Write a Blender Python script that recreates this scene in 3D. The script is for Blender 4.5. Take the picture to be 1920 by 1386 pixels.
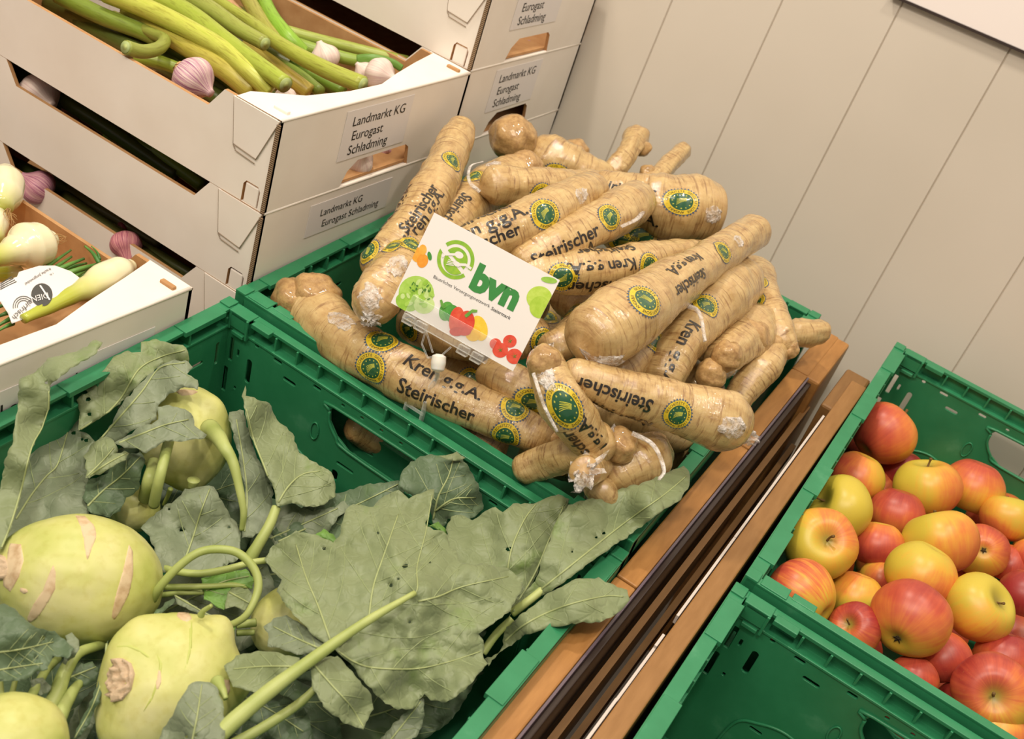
import bpy, bmesh, math, random
from mathutils import Vector, Matrix, noise, geometry
random.seed(7)
scn = bpy.context.scene
COL = scn.collection
for o in list(bpy.data.objects): bpy.data.objects.remove(o)
PI = math.pi

# ------------------------------------------------------------------ camera
FPX = 2047.2
CAMP = Vector((0.54654, -0.75622, 0.49032))
M = Matrix(((0.8169, 0.4664, 0.3394), (0.4958, -0.2671, -0.8263), (-0.2948, 0.8433, -0.4494)))
cd = bpy.data.cameras.new('camera'); cam = bpy.data.objects.new('camera', cd); COL.objects.link(cam)
cd.sensor_width = 36; cd.lens = FPX/1920*36; cd.clip_start = .05
r, d, f = M[0].normalized(), M[1], M[2].normalized()
r = (r - f*r.dot(f)).normalized(); d = f.cross(r)
M = Matrix((r, d, f))
mw = Matrix((( r.x, -d.x, -f.x, CAMP.x), (r.y, -d.y, -f.y, CAMP.y), (r.z, -d.z, -f.z, CAMP.z), (0, 0, 0, 1)))
cam.matrix_world = mw
cd.dof.use_dof = True; cd.dof.focus_distance = 0.95; cd.dof.aperture_fstop = 11
scn.camera = cam

# ------------------------------------------------------------------ world, lights, exposure
w = bpy.data.worlds.new('shop_ambient'); scn.world = w; w.use_nodes = True
w.node_tree.nodes['Background'].inputs[0].default_value = (1.0, .90, .78, 1)
w.node_tree.nodes['Background'].inputs[1].default_value = .30
def area(name, loc, target, size, power, col, sy=None):
    l = bpy.data.lights.new(name, 'AREA'); l.energy = power; l.color = col; l.size = size
    if sy: l.shape = 'RECTANGLE'; l.size_y = sy
    o = bpy.data.objects.new(name, l); COL.objects.link(o); o.location = loc
    o.rotation_euler = (Vector(target)-Vector(loc)).to_track_quat('-Z', 'Y').to_euler()
    return o
WARM = (1.0, .87, .71)
area('ceiling_light', (-.5, -1.7, 1.9), (.2, .1, 0), 1.3, 25, WARM, .5)
area('ceiling_light', (.9, -.7, 2.0), (.4, .2, 0), 1.0, 8, WARM, .3)
area('ceiling_spot', (-.45, -.1, 1.9), (.2, .3, 0), .12, 14, (1, .9, .76))
area('ceiling_spot', (.5, -1.4, 1.9), (.3, .1, 0), .12, 12, (1, .9, .76))
area('ceiling_spot', (.75, .0, 1.9), (.3, .2, 0), .10, 7, (1, .9, .76))
vs = scn.view_settings; scn.display_settings.display_device = 'sRGB'
vs.view_transform = 'Standard'; vs.look = 'None'; vs.gamma = 1; vs.use_curve_mapping = False
vs.exposure = 0.14

# ------------------------------------------------------------------ frames
TILT = 0.17692
SX = Vector((1, 0, 0)); SY = Vector((0, math.cos(TILT), math.sin(TILT))); SZ = Vector((0, -math.sin(TILT), math.cos(TILT)))
def S(x, y, z=0.): return SX*x + SY*y + SZ*z          # the tilted shelf's own frame -> world
def ray(px, py): return (r*((px-960)/FPX) + d*((py-693)/FPX) + f)
def un(px, py, z=0.):                                    # photo point on the shelf-parallel level z
    v = ray(px, py); t = (z - CAMP.dot(SZ))/v.dot(SZ); return CAMP + v*t
def onplane(px, py, o, n):
    v = ray(px, py); t = (o-CAMP).dot(n)/v.dot(n); return CAMP + v*t
def depth(p): return (p-CAMP).dot(f)

# ------------------------------------------------------------------ materials
def mat(name, col=(.8, .8, .8), rough=.5, **k):
    m = bpy.data.materials.new(name); m.use_nodes = True
    b = m.node_tree.nodes['Principled BSDF']
    b.inputs['Base Color'].default_value = (*col, 1); b.inputs['Roughness'].default_value = rough
    for a, v in k.items(): b.inputs[a.replace('_', ' ')].default_value = v
    return m
def N(m, t, **k):
    n = m.node_tree.nodes.new('ShaderNode'+t)
    for a, v in k.items(): setattr(n, a, v)
    return n
def L(m, a, b): m.node_tree.links.new(a, b)
def B(m): return m.node_tree.nodes['Principled BSDF']
def coords(m, kind='Object', scale=(1, 1, 1), attr=None):
    if attr: c = N(m, 'Attribute', attribute_name=attr).outputs['Vector']
    else: c = N(m, 'TexCoord').outputs[kind]
    mp = N(m, 'Mapping'); mp.inputs['Scale'].default_value = scale; L(m, c, mp.inputs[0]); return mp.outputs[0]
def noise_n(m, vec, scale, detail=3, rough=.5):
    n = N(m, 'TexNoise'); n.inputs['Scale'].default_value = scale; n.inputs['Detail'].default_value = detail
    n.inputs['Roughness'].default_value = rough; L(m, vec, n.inputs['Vector']); return n.outputs['Fac']
def ramp(m, fac, stops):
    rp = N(m, 'ValToRGB'); e = rp.color_ramp.elements
    while len(e) < len(stops): e.new(.5)
    for i, (p, c) in enumerate(stops):
        e[i].position = p; e[i].color = (*c, 1) if len(c) == 3 else c
    L(m, fac, rp.inputs[0]); return rp.outputs[0]
def mix(m, fac, a, b, mode='MIX'):
    x = N(m, 'Mix', data_type='RGBA', blend_type=mode)
    for i, v in ((0, fac), (6, a), (7, b)):
        if hasattr(v, 'links'): L(m, v, x.inputs[i])
        else: x.inputs[i].default_value = v if i == 0 else (*v, 1)
    return x.outputs[2]
def bump(m, h, strength=.3, dist=.001, into='Normal'):
    n = N(m, 'Bump'); n.inputs['Strength'].default_value = strength; n.inputs['Distance'].default_value = dist
    L(m, h, n.inputs['Height']); L(m, n.outputs[0], B(m).inputs[into])
def setc(m, c): L(m, c, B(m).inputs['Base Color'])
def hx(s):                                           # sRGB hex -> linear
    v = [int(s[i:i+2], 16)/255 for i in (0, 2, 4)]
    return tuple(x/12.92 if x <= .04045 else ((x+.055)/1.055)**2.4 for x in v)

MW = mat('painted_wall_panel', hx('d9cdbd'), .55)
setc(MW, ramp(MW, noise_n(MW, coords(MW, scale=(1, 1, 1)), 3), [(.3, hx('c8beb0')), (.7, hx('d2c8bb'))]))
MSIGN = mat('white_sign_board', hx('ece2de'), .4)
MGREEN = mat('green_crate_plastic', hx('1b8a52'), .36)
nz = noise_n(MGREEN, coords(MGREEN), 25, 5, .6)
setc(MGREEN, ramp(MGREEN, nz, [(.3, hx('2a7d52')), (.62, hx('33875c')), (.82, hx('569c76'))]))
bump(MGREEN, noise_n(MGREEN, coords(MGREEN), 900, 2), .06, .0004)
def woodmat(name, a, b):
    m = mat(name, a, .45)
    v = coords(m, scale=(60, 4, 60)); n = noise_n(m, v, 3, 4, .55)
    setc(m, ramp(m, n, [(.3, a), (.7, b)])); bump(m, n, .08, .0005); return m
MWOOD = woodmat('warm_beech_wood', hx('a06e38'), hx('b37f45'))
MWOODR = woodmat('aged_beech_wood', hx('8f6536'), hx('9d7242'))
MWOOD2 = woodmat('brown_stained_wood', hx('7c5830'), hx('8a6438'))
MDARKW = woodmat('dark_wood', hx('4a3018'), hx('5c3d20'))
MRAIL = mat('dark_plastic_rail', hx('352924'), .3)
MRAILW = mat('white_price_strip', hx('cfc4bc'), .4)
MCARDW = mat('white_cardboard', hx('efe6dc'), .7)
c = coords(MCARDW); setc(MCARDW, ramp(MCARDW, noise_n(MCARDW, c, 12, 4), [(.3, hx('ece2d7')), (.7, hx('f4ece3'))]))
bump(MCARDW, noise_n(MCARDW, coords(MCARDW, scale=(1, 300, 300)), 1, 2), .05, .0005)
MKRAFT = mat('brown_cardboard', hx('b98c5e'), .8)
setc(MKRAFT, ramp(MKRAFT, noise_n(MKRAFT, coords(MKRAFT), 60, 4), [(.3, hx('b08152')), (.7, hx('c19565'))]))
MCORR = mat('corrugated_edge', hx('7c6248'), .9)
cr = N(MCORR, 'TexWave'); cr.bands_direction = 'Z'; cr.inputs['Scale'].default_value = 160; L(MCORR, coords(MCORR), cr.inputs['Vector'])
setc(MCORR, ramp(MCORR, cr.outputs['Fac'], [(.35, hx('4d3a28')), (.65, hx('a58a6c'))]))
MCREASE = mat('cardboard_crease', hx('9c8a78'), .9)
MDARK = mat('dark_shadow_gap', hx('1c1510'), .9)
MPAPER = mat('white_label_paper', hx('ebe5e4'), .5)
MINK = mat('black_ink', hx('26221f'), .5)
MINKG = mat('grey_ink', hx('4a4a48'), .5)

# horseradish skin under shrink film
MROOT = mat('horseradish_skin_in_film', hx('d8b078'), .55)
B(MROOT).inputs['Coat Weight'].default_value = 1.; B(MROOT).inputs['Coat Roughness'].default_value = .06; B(MROOT).inputs['Coat IOR'].default_value = 1.65
B(MROOT).inputs['Subsurface Weight'].default_value = .0
va = coords(MROOT, attr='surf', scale=(380, 1.0, 1.0)); vb = coords(MROOT, attr='surf', scale=(45, 2.2, 2.2))
n1 = noise_n(MROOT, va, 1.0, 4, .6); n2 = noise_n(MROOT, vb, 1.3, 5, .6); n3 = noise_n(MROOT, coords(MROOT), 260, 3, .6)
c1 = ramp(MROOT, n2, [(.25, hx('9c7645')), (.42, hx('bd9a62')), (.70, hx('d2b57c'))])
c2 = ramp(MROOT, n1, [(.33, hx('9c7242')), (.47, hx('ffffff'))])
c3 = ramp(MROOT, n3, [(.26, hx('a57c4e')), (.40, hx('ffffff'))])
cc = mix(MROOT, .7, c1, c2, 'MULTIPLY'); cc = mix(MROOT, .35, cc, c3, 'MULTIPLY')
tipf = N(MROOT, 'Attribute', attribute_name='tip').outputs['Fac']
cc = mix(MROOT, tipf, cc, hx('ad854f')); setc(MROOT, cc)
bump(MROOT, n1, .6, .0014)
fw = noise_n(MROOT, coords(MROOT, attr='surf', scale=(110, 7, 7)), 1.0, 4, .6)
bump(MROOT, fw, .7, .0016, 'Coat Normal')
MCUT = mat('horseradish_cut_end', hx('c29a62'), .6); B(MCUT).inputs['Coat Weight'].default_value = .8
setc(MCUT, ramp(MCUT, noise_n(MCUT, coords(MCUT), 160, 5, .7), [(.3, hx('946d40')), (.6, hx('be9962'))]))
bump(MCUT, noise_n(MCUT, coords(MCUT), 120, 4), .5, .003)
MFILM = bpy.data.materials.new('crumpled_clear_film'); MFILM.use_nodes = True
nt = MFILM.node_tree; bs = nt.nodes['Principled BSDF']; bs.inputs['Base Color'].default_value = (*hx('f3ece6'), 1); bs.inputs['Roughness'].default_value = .18
tr = nt.nodes.new('ShaderNodeBsdfTransparent'); mx = nt.nodes.new('ShaderNodeMixShader')
fn_ = noise_n(MFILM, coords(MFILM), 110, 4, .7)
rf = ramp(MFILM, fn_, [(.38, (.12, .12, .12)), (.66, (.85, .85, .85))])
nt.links.new(rf, mx.inputs[0]); nt.links.new(tr.outputs[0], mx.inputs[1]); nt.links.new(bs.outputs[0], mx.inputs[2])
nt.links.new(mx.outputs[0], nt.nodes['Material Output'].inputs[0]); bump(MFILM, fn_, .9, .006)
MCLEAR = bpy.data.materials.new('clear_acrylic'); MCLEAR.use_nodes = True
nt = MCLEAR.node_tree; bs = nt.nodes['Principled BSDF']; bs.inputs['Base Color'].default_value = (.95, .97, .96, 1); bs.inputs['Roughness'].default_value = .05
bs.inputs['Specular IOR Level'].default_value = .9
tr = nt.nodes.new('ShaderNodeBsdfTransparent'); mx = nt.nodes.new('ShaderNodeMixShader'); lw = nt.nodes.new('ShaderNodeLayerWeight'); lw.inputs[0].default_value = .45
rr = nt.nodes.new('ShaderNodeMapRange'); rr.inputs[3].default_value = .05; rr.inputs[4].default_value = .75
nt.links.new(lw.outputs['Facing'], rr.inputs[0]); nt.links.new(rr.outputs[0], mx.inputs[0])
nt.links.new(tr.outputs[0], mx.inputs[1]); nt.links.new(bs.outputs[0], mx.inputs[2]); nt.links.new(mx.outputs[0], nt.nodes['Material Output'].inputs[0])
MKNOB = mat('milky_plastic', hx('e6ded6'), .3, Subsurface_Weight=.3)
MSY = mat('seal_yellow', hx('d9bb2a'), .35, Coat_Weight=.8); MSG = mat('seal_dark_green', hx('1f5636'), .35, Coat_Weight=.8)
MSB = mat('seal_blue_teeth', hx('3c5470'), .35, Coat_Weight=.8); MSL = mat('seal_light_yellow', hx('c9c84a'), .35, Coat_Weight=.8)
MPRINT = mat('black_film_print', hx('231d19'), .35, Coat_Weight=.8)

def mth(m, op, a, b):
    n = N(m, 'Math', operation=op)
    for i, v in enumerate((a, b)):
        if hasattr(v, 'links'): L(m, v, n.inputs[i])
        else: n.inputs[i].default_value = v
    return n.outputs[0]
# leaves / kohlrabi
def leafmat(name, a, b, c_):
    m = mat(name, a, .5); v = coords(m)
    n = noise_n(m, v, 22, 5, .65); col = ramp(m, n, [(.32, a), (.6, b), (.78, c_)])
    col = mix(m, ramp(m, noise_n(m, v, 210, 3, .6), [(.35, (.0, .0, .0)), (.75, (.35, .35, .35))]), col, b)
    setc(m, col); vo = N(m, 'TexVoronoi', feature='DISTANCE_TO_EDGE'); vo.inputs['Scale'].default_value = 75
    ds = noise_n(m, v, 60, 2); vm = N(m, 'VectorMath', operation='MULTIPLY_ADD'); L(m, ds, vm.inputs[0]); vm.inputs[1].default_value = (.02, .02, .02); L(m, v, vm.inputs[2]); L(m, vm.outputs[0], vo.inputs['Vector'])
    hh = mth(m, 'ADD', ramp(m, vo.outputs['Distance'], [(.0, (0, 0, 0)), (.12, (1, 1, 1))]), mth(m, 'MULTIPLY', noise_n(m, v, 110, 4, .6), 1.5))
    bump(m, hh, .28, .0012)
    B(m).inputs['Sheen Weight'].default_value = .15
    return m
MLEAF = [leafmat('glaucous_leaf', hx('737f56'), hx('828e67'), hx('6d873f')),
         leafmat('grey_green_leaf', hx('6f7b5f'), hx('808b71'), hx('6d8050')),
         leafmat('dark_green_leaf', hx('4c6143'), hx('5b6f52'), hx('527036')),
         leafmat('bright_green_leaf', hx('5f8a35'), hx('6f9a42'), hx('88a850'))]
MVEIN = mat('pale_leaf_vein', hx('a3ae78'), .5); MVEIND = mat('green_leaf_vein', hx('93a072'), .5)
MSTALK = mat('pale_green_stalk', hx('b3c06a'), .45)
setc(MSTALK, ramp(MSTALK, noise_n(MSTALK, coords(MSTALK), 30, 3), [(.3, hx('9aa95a')), (.7, hx('b6c078'))]))
MKOHL = mat('pale_kohlrabi_skin', hx('d5d585'), .42)
v = coords(MKOHL); k1 = ramp(MKOHL, noise_n(MKOHL, v, 14, 4, .55), [(.3, hx('b2bb5e')), (.5, hx('cacb7c')), (.72, hx('d9d49e'))])
k2 = ramp(MKOHL, noise_n(MKOHL, v, 160, 3), [(.3, hx('e6dfb4')), (.5, hx('ffffff'))])
setc(MKOHL, mix(MKOHL, .35, k1, k2, 'MULTIPLY')); bump(MKOHL, noise_n(MKOHL, v, 60, 3), .15, .002)
MSCAR = mat('corky_scar', hx('e0c8a2'), .7)
setc(MSCAR, ramp(MSCAR, noise_n(MSCAR, coords(MSCAR), 120, 4), [(.28, hx('bd9d76')), (.55, hx('d9c29e'))]))
MKROOT = mat('woody_root_end', hx('c9b193'), .8)
bump(MKROOT, noise_n(MKROOT, coords(MKROOT), 200, 4), .6, .002)
MHOLE = mat('insect_hole', hx('1d2415'), .9)

# garlic, stems, onions
MGAR = mat('purple_striped_garlic', hx('d8b4b4'), .5)
va = coords(MGAR, attr='surf', scale=(1, 1, 1)); s1 = noise_n(MGAR, coords(MGAR, attr='surf', scale=(1.2, 14, 14)), 1.4, 4, .6)
oc = N(MGAR, 'ObjectInfo').outputs['Color']
gcol = ramp(MGAR, s1, [(.38, hx('e6d5c6')), (.5, hx('cfa6b0')), (.66, hx('93547a'))])
setc(MGAR, mix(MGAR, .78, gcol, oc, 'MULTIPLY')); bump(MGAR, s1, .3, .001)
MGROOT = mat('garlic_root_disc', hx('c9a26a'), .9); bump(MGROOT, noise_n(MGROOT, coords(MGROOT), 400, 3), .8, .002)
MSTEM = mat('garlic_stem', hx('9aa544'), .4)
so = N(MSTEM, 'ObjectInfo').outputs['Color']
st = ramp(MSTEM, noise_n(MSTEM, coords(MSTEM, attr='surf', scale=(4, 3.5, 3.5)), 1.2, 4, .5), [(.3, hx('c9c2a0')), (.5, hx('ffffff')), (.75, hx('dfe8b0'))])
setc(MSTEM, mix(MSTEM, .8, so, st, 'MULTIPLY'))
MSTEMC = mat('cut_stem_end', hx('a9b878'), .6)
MONION = mat('white_onion_skin', hx('ece3b4'), .16, Coat_Weight=.4, Subsurface_Weight=.08)
tt = N(MONION, 'Attribute', attribute_name='tip').outputs['Fac']
setc(MONION, mix(MONION, tt, ramp(MONION, noise_n(MONION, coords(MONION), 25, 3), [(.3, hx('eae0ae')), (.7, hx('f3ecca'))]), hx('b7bf45')))
MHAIR = mat('dry_root_hair', hx('b58f5c'), .9)
MGLEAF = mat('green_onion_leaf', hx('3f7a30'), .4)
setc(MGLEAF, ramp(MGLEAF, noise_n(MGLEAF, coords(MGLEAF), 40, 3), [(.3, hx('2f6a28')), (.7, hx('6a9a45'))]))

# apples : object colour r = how red, g = seed, b = stripe strength
MAPP = mat('apple_skin', hx('c8482e'), .38, Coat_Weight=.06, Coat_Roughness=.4)
oc = N(MAPP, 'ObjectInfo').outputs['Color']; sp = N(MAPP, 'SeparateColor'); L(MAPP, oc, sp.inputs[0])
at = N(MAPP, 'Attribute', attribute_name='surf'); sx = N(MAPP, 'SeparateXYZ'); L(MAPP, at.outputs['Vector'], sx.inputs[0])
offs = N(MAPP, 'CombineXYZ'); L(MAPP, mth(MAPP, 'MULTIPLY', sp.outputs[1], 37.), offs.inputs[2])
vadd = N(MAPP, 'VectorMath', operation='ADD'); L(MAPP, at.outputs['Vector'], vadd.inputs[0]); L(MAPP, offs.outputs[0], vadd.inputs[1])
nb = noise_n(MAPP, vadd.outputs[0], 1.3, 3, .5)
stc = N(MAPP, 'Attribute', attribute_name='strk'); vs2 = N(MAPP, 'VectorMath', operation='ADD'); L(MAPP, stc.outputs['Vector'], vs2.inputs[0]); L(MAPP, offs.outputs[0], vs2.inputs[1])
ns = noise_n(MAPP, vs2.outputs[0], 2.6, 4, .6)
fac = mth(MAPP, 'ADD', mth(MAPP, 'MULTIPLY', sx.outputs[0], .42), mth(MAPP, 'MULTIPLY', mth(MAPP, 'SUBTRACT', nb, .5), .55))
fac = mth(MAPP, 'ADD', fac, mth(MAPP, 'MULTIPLY', mth(MAPP, 'SUBTRACT', ns, .5), mth(MAPP, 'ADD', .22, sp.outputs[2])))
fac = mth(MAPP, 'ADD', fac, sp.outputs[0])
ac = ramp(MAPP, fac, [(.02, hx('cdb842')), (.26, hx('e0a83e')), (.46, hx('db7f3e')), (.70, hx('c4563c')), (1.0, hx('9a302e'))])
cav = N(MAPP, 'Attribute', attribute_name='tip').outputs['Fac']
ac = mix(MAPP, cav, ac, hx('9a8a3a'))
dots = ramp(MAPP, noise_n(MAPP, at.outputs['Vector'], 24, 2), [(.66, (0, 0, 0)), (.74, (.35, .35, .35))])
setc(MAPP, mix(MAPP, dots, ac, hx('b98a50')))
MASTEM = mat('apple_stem', hx('6e5228'), .8); MCALYX = mat('apple_calyx', hx('4a3a22'), .9)

# ------------------------------------------------------------------ object helpers
ORG = {}
def finish(o, label=None, cat=None, group=None, kind=None):
    if label: o['label'] = label
    if cat: o['category'] = cat
    if group: o['group'] = group
    if kind: o['kind'] = kind
    return o
def thing(name, label, cat, loc, group=None):
    o = bpy.data.objects.new(name, None); COL.objects.link(o); o.location = loc; o.empty_display_size = .02
    ORG[o.name] = Vector(loc); return finish(o, label, cat, group)
def mesh(name, vs_, fs, m, parent=None, smooth=True, idx=None, label=None, color=None, bevel=0, loc=None, attrs=None, weld=False):
    org = ORG[parent.name] if parent else (Vector(loc) if loc is not None else (sum((Vector(v) for v in vs_), Vector())/max(1, len(vs_))))
    me = bpy.data.meshes.new(name)
    me.from_pydata([tuple(Vector(v)-org) for v in vs_], [], fs)
    for mm in (m if isinstance(m, (list, tuple)) else [m]): me.materials.append(mm)
    if idx: me.polygons.foreach_set('material_index', idx)
    if smooth: me.polygons.foreach_set('use_smooth', [True]*len(me.polygons))
    for an, (ty, vals) in (attrs or {}).items():
        a = me.attributes.new(an, ty, 'POINT')
        if ty == 'FLOAT': a.data.foreach_set('value', vals)
        else: a.data.foreach_set('vector', [c_ for v_ in vals for c_ in v_])
    me.update()
    o = bpy.data.objects.new(name, me); COL.objects.link(o)
    if parent: o.parent = parent
    else: o.location = org
    ORG[o.name] = org
    if label: o['label'] = label
    if color: o.color = color
    if bevel:
        b = o.modifiers.new('edge', 'BEVEL'); b.width = bevel; b.segments = 2; b.limit_method = 'ANGLE'; b.angle_limit = .7
        o.data.polygons.foreach_set('use_smooth', [False]*len(me.polygons))
    return o
class MB:
    def __init__(s): s.v = []; s.f = []; s.i = []
    def add(s, vs_, fs, i=0):
        n = len(s.v); s.v += [Vector(v) for v in vs_]; s.f += [tuple(a+n for a in q) for q in fs]; s.i += [i]*len(fs)
    def box(s, x0, x1, y0, y1, z0, z1, fr=S, i=0):
        vs_ = [fr(x, y, z) for x in (x0, x1) for y in (y0, y1) for z in (z0, z1)]
        s.add(vs_, [(0, 1, 3, 2), (4, 6, 7, 5), (0, 4, 5, 1), (2, 3, 7, 6), (0, 2, 6, 4), (1, 5, 7, 3)], i)
    def build(s, name, m, parent=None, **k): return mesh(name, s.v, s.f, m, parent, idx=s.i if isinstance(m, (list, tuple)) else None, **k)
def catmull(P, n):
    P = [Vector(p) for p in P]; out = []
    if len(P) == 2: return [P[0].lerp(P[1], i/(n-1)) for i in range(n)]
    A = [P[0]*2-P[1]]+P+[P[-1]*2-P[-2]]; segs = len(P)-1
    for i in range(n):
        u = i/(n-1)*segs; k = min(int(u), segs-1); t = u-k
        p0, p1, p2, p3 = A[k:k+4]
        out.append(.5*((2*p1)+(p2-p0)*t+(2*p0-5*p1+4*p2-p3)*t*t+(3*p1-p0-3*p2+p3)*t**3))
    return out
def lerpl(R, n):
    out = []
    for i in range(n):
        u = i/(n-1)*(len(R)-1); k = min(int(u), len(R)-2) if len(R) > 1 else 0
        t = u-k; t = t*t*(3-2*t)
        out.append(R[k]*(1-t)+R[min(k+1, len(R)-1)]*t)
    return out
def tube(P, R, seg=10, n=None, cap=True, flat=1.0):
    """returns verts, faces, (s, cos, sin) attributes"""
    R = R if isinstance(R, (list, tuple)) else [R, R]
    P = [Vector(p) for p in P]
    n = n or max(2, 6*(len(P)-1)+1)
    pts = catmull(P, n); rad = lerpl(R, n)
    vs_, at_ = [], []; ref = None; s_ = 0
    for i, p in enumerate(pts):
        t = (pts[min(i+1, n-1)]-pts[max(i-1, 0)]).normalized()
        if ref is None:
            ref = (CAMP-p); 
        ref = (ref - t*ref.dot(t)).normalized(); b = ref.cross(t)
        if i: s_ += (p-pts[i-1]).length
        for k in range(seg):
            a = 2*PI*k/seg; vs_.append(p+(ref*math.cos(a)*flat+b*math.sin(a))*rad[i]); at_.append((s_*10, math.cos(a), math.sin(a)))
    fs = [(i*seg+k, i*seg+(k+1) % seg, (i+1)*seg+(k+1) % seg, (i+1)*seg+k) for i in range(n-1) for k in range(seg)]
    if cap: fs += [tuple(range(seg))[::-1], tuple((n-1)*seg+k for k in range(seg))]
    return vs_, fs, at_
def addtube(name, P, R, m, parent=None, seg=10, n=None, flat=1., **k):
    v_, f_, a_ = tube(P, R, seg, n, True, flat)
    return mesh(name, v_, f_, m, parent, attrs={'surf': ('FLOAT_VECTOR', a_)}, **k)

# 2-D triangulation with holes
def inside(p, poly):
    c_ = False; j = len(poly)-1; x, y = p
    for i in range(len(poly)):
        xi, yi = poly[i]; xj, yj = poly[j]
        if (yi > y) != (yj > y) and x < (xj-xi)*(y-yi)/(yj-yi)+xi: c_ = not c_
        j = i
    return c_
def tri2d(outline, holes=(), inner=()):
    vs_ = [Vector(p) for p in outline]; ed = [(i, (i+1) % len(outline)) for i in range(len(outline))]
    for h in holes:
        n0 = len(vs_); vs_ += [Vector(p) for p in h]; ed += [(n0+i, n0+(i+1) % len(h)) for i in range(len(h))]
    vs_ += [Vector(p) for p in inner]
    ov, oe, of, *_ = geometry.delaunay_2d_cdt(vs_, ed, [], 0, 1e-7)
    keep = []
    for q in of:
        cx = sum(ov[i].x for i in q)/len(q); cy = sum(ov[i].y for i in q)/len(q)
        if inside((cx, cy), outline) and not any(inside((cx, cy), h) for h in holes): keep.append(tuple(q))
    used = sorted({i for q in keep for i in q}); mp = {a: b for b, a in enumerate(used)}
    keep = [tuple(mp[i] for i in q) for q in keep]
    pts = [(ov[i].x, ov[i].y) for i in used]
    cnt = {}
    for q in keep:
        for i in range(len(q)):
            e = (q[i], q[(i+1) % len(q)]); cnt[e] = 1
    bd = [e for e in cnt if (e[1], e[0]) not in cnt]
    return pts, keep, bd
def slab(pts, tris, bd, top, bot):
    """top/bot: functions (x,y)->Vector"""
    n = len(pts); vs_ = [top(*p) for p in pts]+[bot(*p) for p in pts]
    fs = list(tris)+[tuple(i+n for i in q[::-1]) for q in tris]+[(b, a, a+n, b+n) for a, b in bd]
    return vs_, fs
def rrect(x0, x1, y0, y1, rr, n=4):
    rr = min(rr, (x1-x0)/2, (y1-y0)/2); out = []
    for cx, cy, a0 in ((x1-rr, y1-rr, 0), (x0+rr, y1-rr, 90), (x0+rr, y0+rr, 180), (x1-rr, y0+rr, 270)):
        for i in range(n+1):
            a = math.radians(a0+90*i/n); out.append((cx+rr*math.cos(a), cy+rr*math.sin(a)))
    return out

# text as 2-D meshes
TC = {}
def textmesh(s, size=1., off=0., fine=0.):
    key = (s, size, off, fine)
    if key in TC: return TC[key]
    cu = bpy.data.curves.new('t', 'FONT'); cu.body = s; cu.size = size; cu.offset = off; cu.align_x = 'CENTER'; cu.resolution_u = 3
    o = bpy.data.objects.new('t', cu); COL.objects.link(o); bpy.context.view_layer.update()
    me = bpy.data.meshes.new_from_object(o.evaluated_get(bpy.context.evaluated_depsgraph_get()))
    bm = bmesh.new(); bm.from_mesh(me)
    if fine:
        bmesh.ops.triangulate(bm, faces=bm.faces[:])
        for _ in range(4):
            le = [e for e in bm.edges if e.calc_length() > fine]
            if not le: break
            bmesh.ops.subdivide_edges(bm, edges=le, cuts=1)
        bmesh.ops.triangulate(bm, faces=bm.faces[:])
    bm.verts.ensure_lookup_table()
    vs_ = [(v.co.x, v.co.y-size*.35) for v in bm.verts]; fs = [tuple(v.index for v in q.verts) for q in bm.faces]
    bm.free(); bpy.data.objects.remove(o); bpy.data.curves.remove(cu); bpy.data.meshes.remove(me)
    TC[key] = (vs_, fs); return TC[key]

# ------------------------------------------------------------------ the room
WY = .6
def panel_wall():
    mb = MB(); x = -1.322; sp_ = .1277; xs = [x+i*sp_ for i in range(34)]
    prof = []
    for i, a in enumerate(xs):
        g = .0012
        prof += [(a-g, WY), (a, WY+.0022), (a+g, WY)]
    vs_ = [Vector((a, b, z)) for a, b in prof for z in (-.9, 2.3)]
    fs = [(2*i, 2*i+1, 2*i+3, 2*i+2) for i in range(len(prof)-1)]
    vs_ += [Vector((prof[0][0], WY+.05, -.9)), Vector((prof[-1][0], WY+.05, -.9)), Vector((prof[0][0], WY+.05, 2.3)), Vector((prof[-1][0], WY+.05, 2.3))]
    n = len(prof)*2; fs += [(n, n+1, n+3, n+2)]
    return mesh('wall_back', vs_, fs, MW, smooth=False, loc=(0, WY, 0))
finish(panel_wall(), 'cream wall of wide vertical panels with fine grooves behind the produce', kind='structure')
mb = MB(); mb.box(-2, 3, -3, WY, -.93, -.9, fr=lambda *a: Vector(a))
finish(mb.build('floor', mat('grey_shop_floor', hx('8a8078'), .5), smooth=False), 'grey shop floor', kind='structure')
sg = thing('wall_sign', 'pinkish white sign board hung on the wall at the upper right', 'sign', (.9, WY-.004, .55))
mb = MB(); mb.box(.325, 1.2, WY-.006, WY-.001, .432, .9, fr=lambda *a: Vector(a)); mb.build('board', MSIGN, sg, smooth=False, bevel=.001)
mb = MB(); mb.box(.325, 1.2, WY-.008, WY-.0005, .4295, .432, fr=lambda *a: Vector(a)); mb.build('lower_trim', MRAIL, sg, smooth=False)

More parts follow.
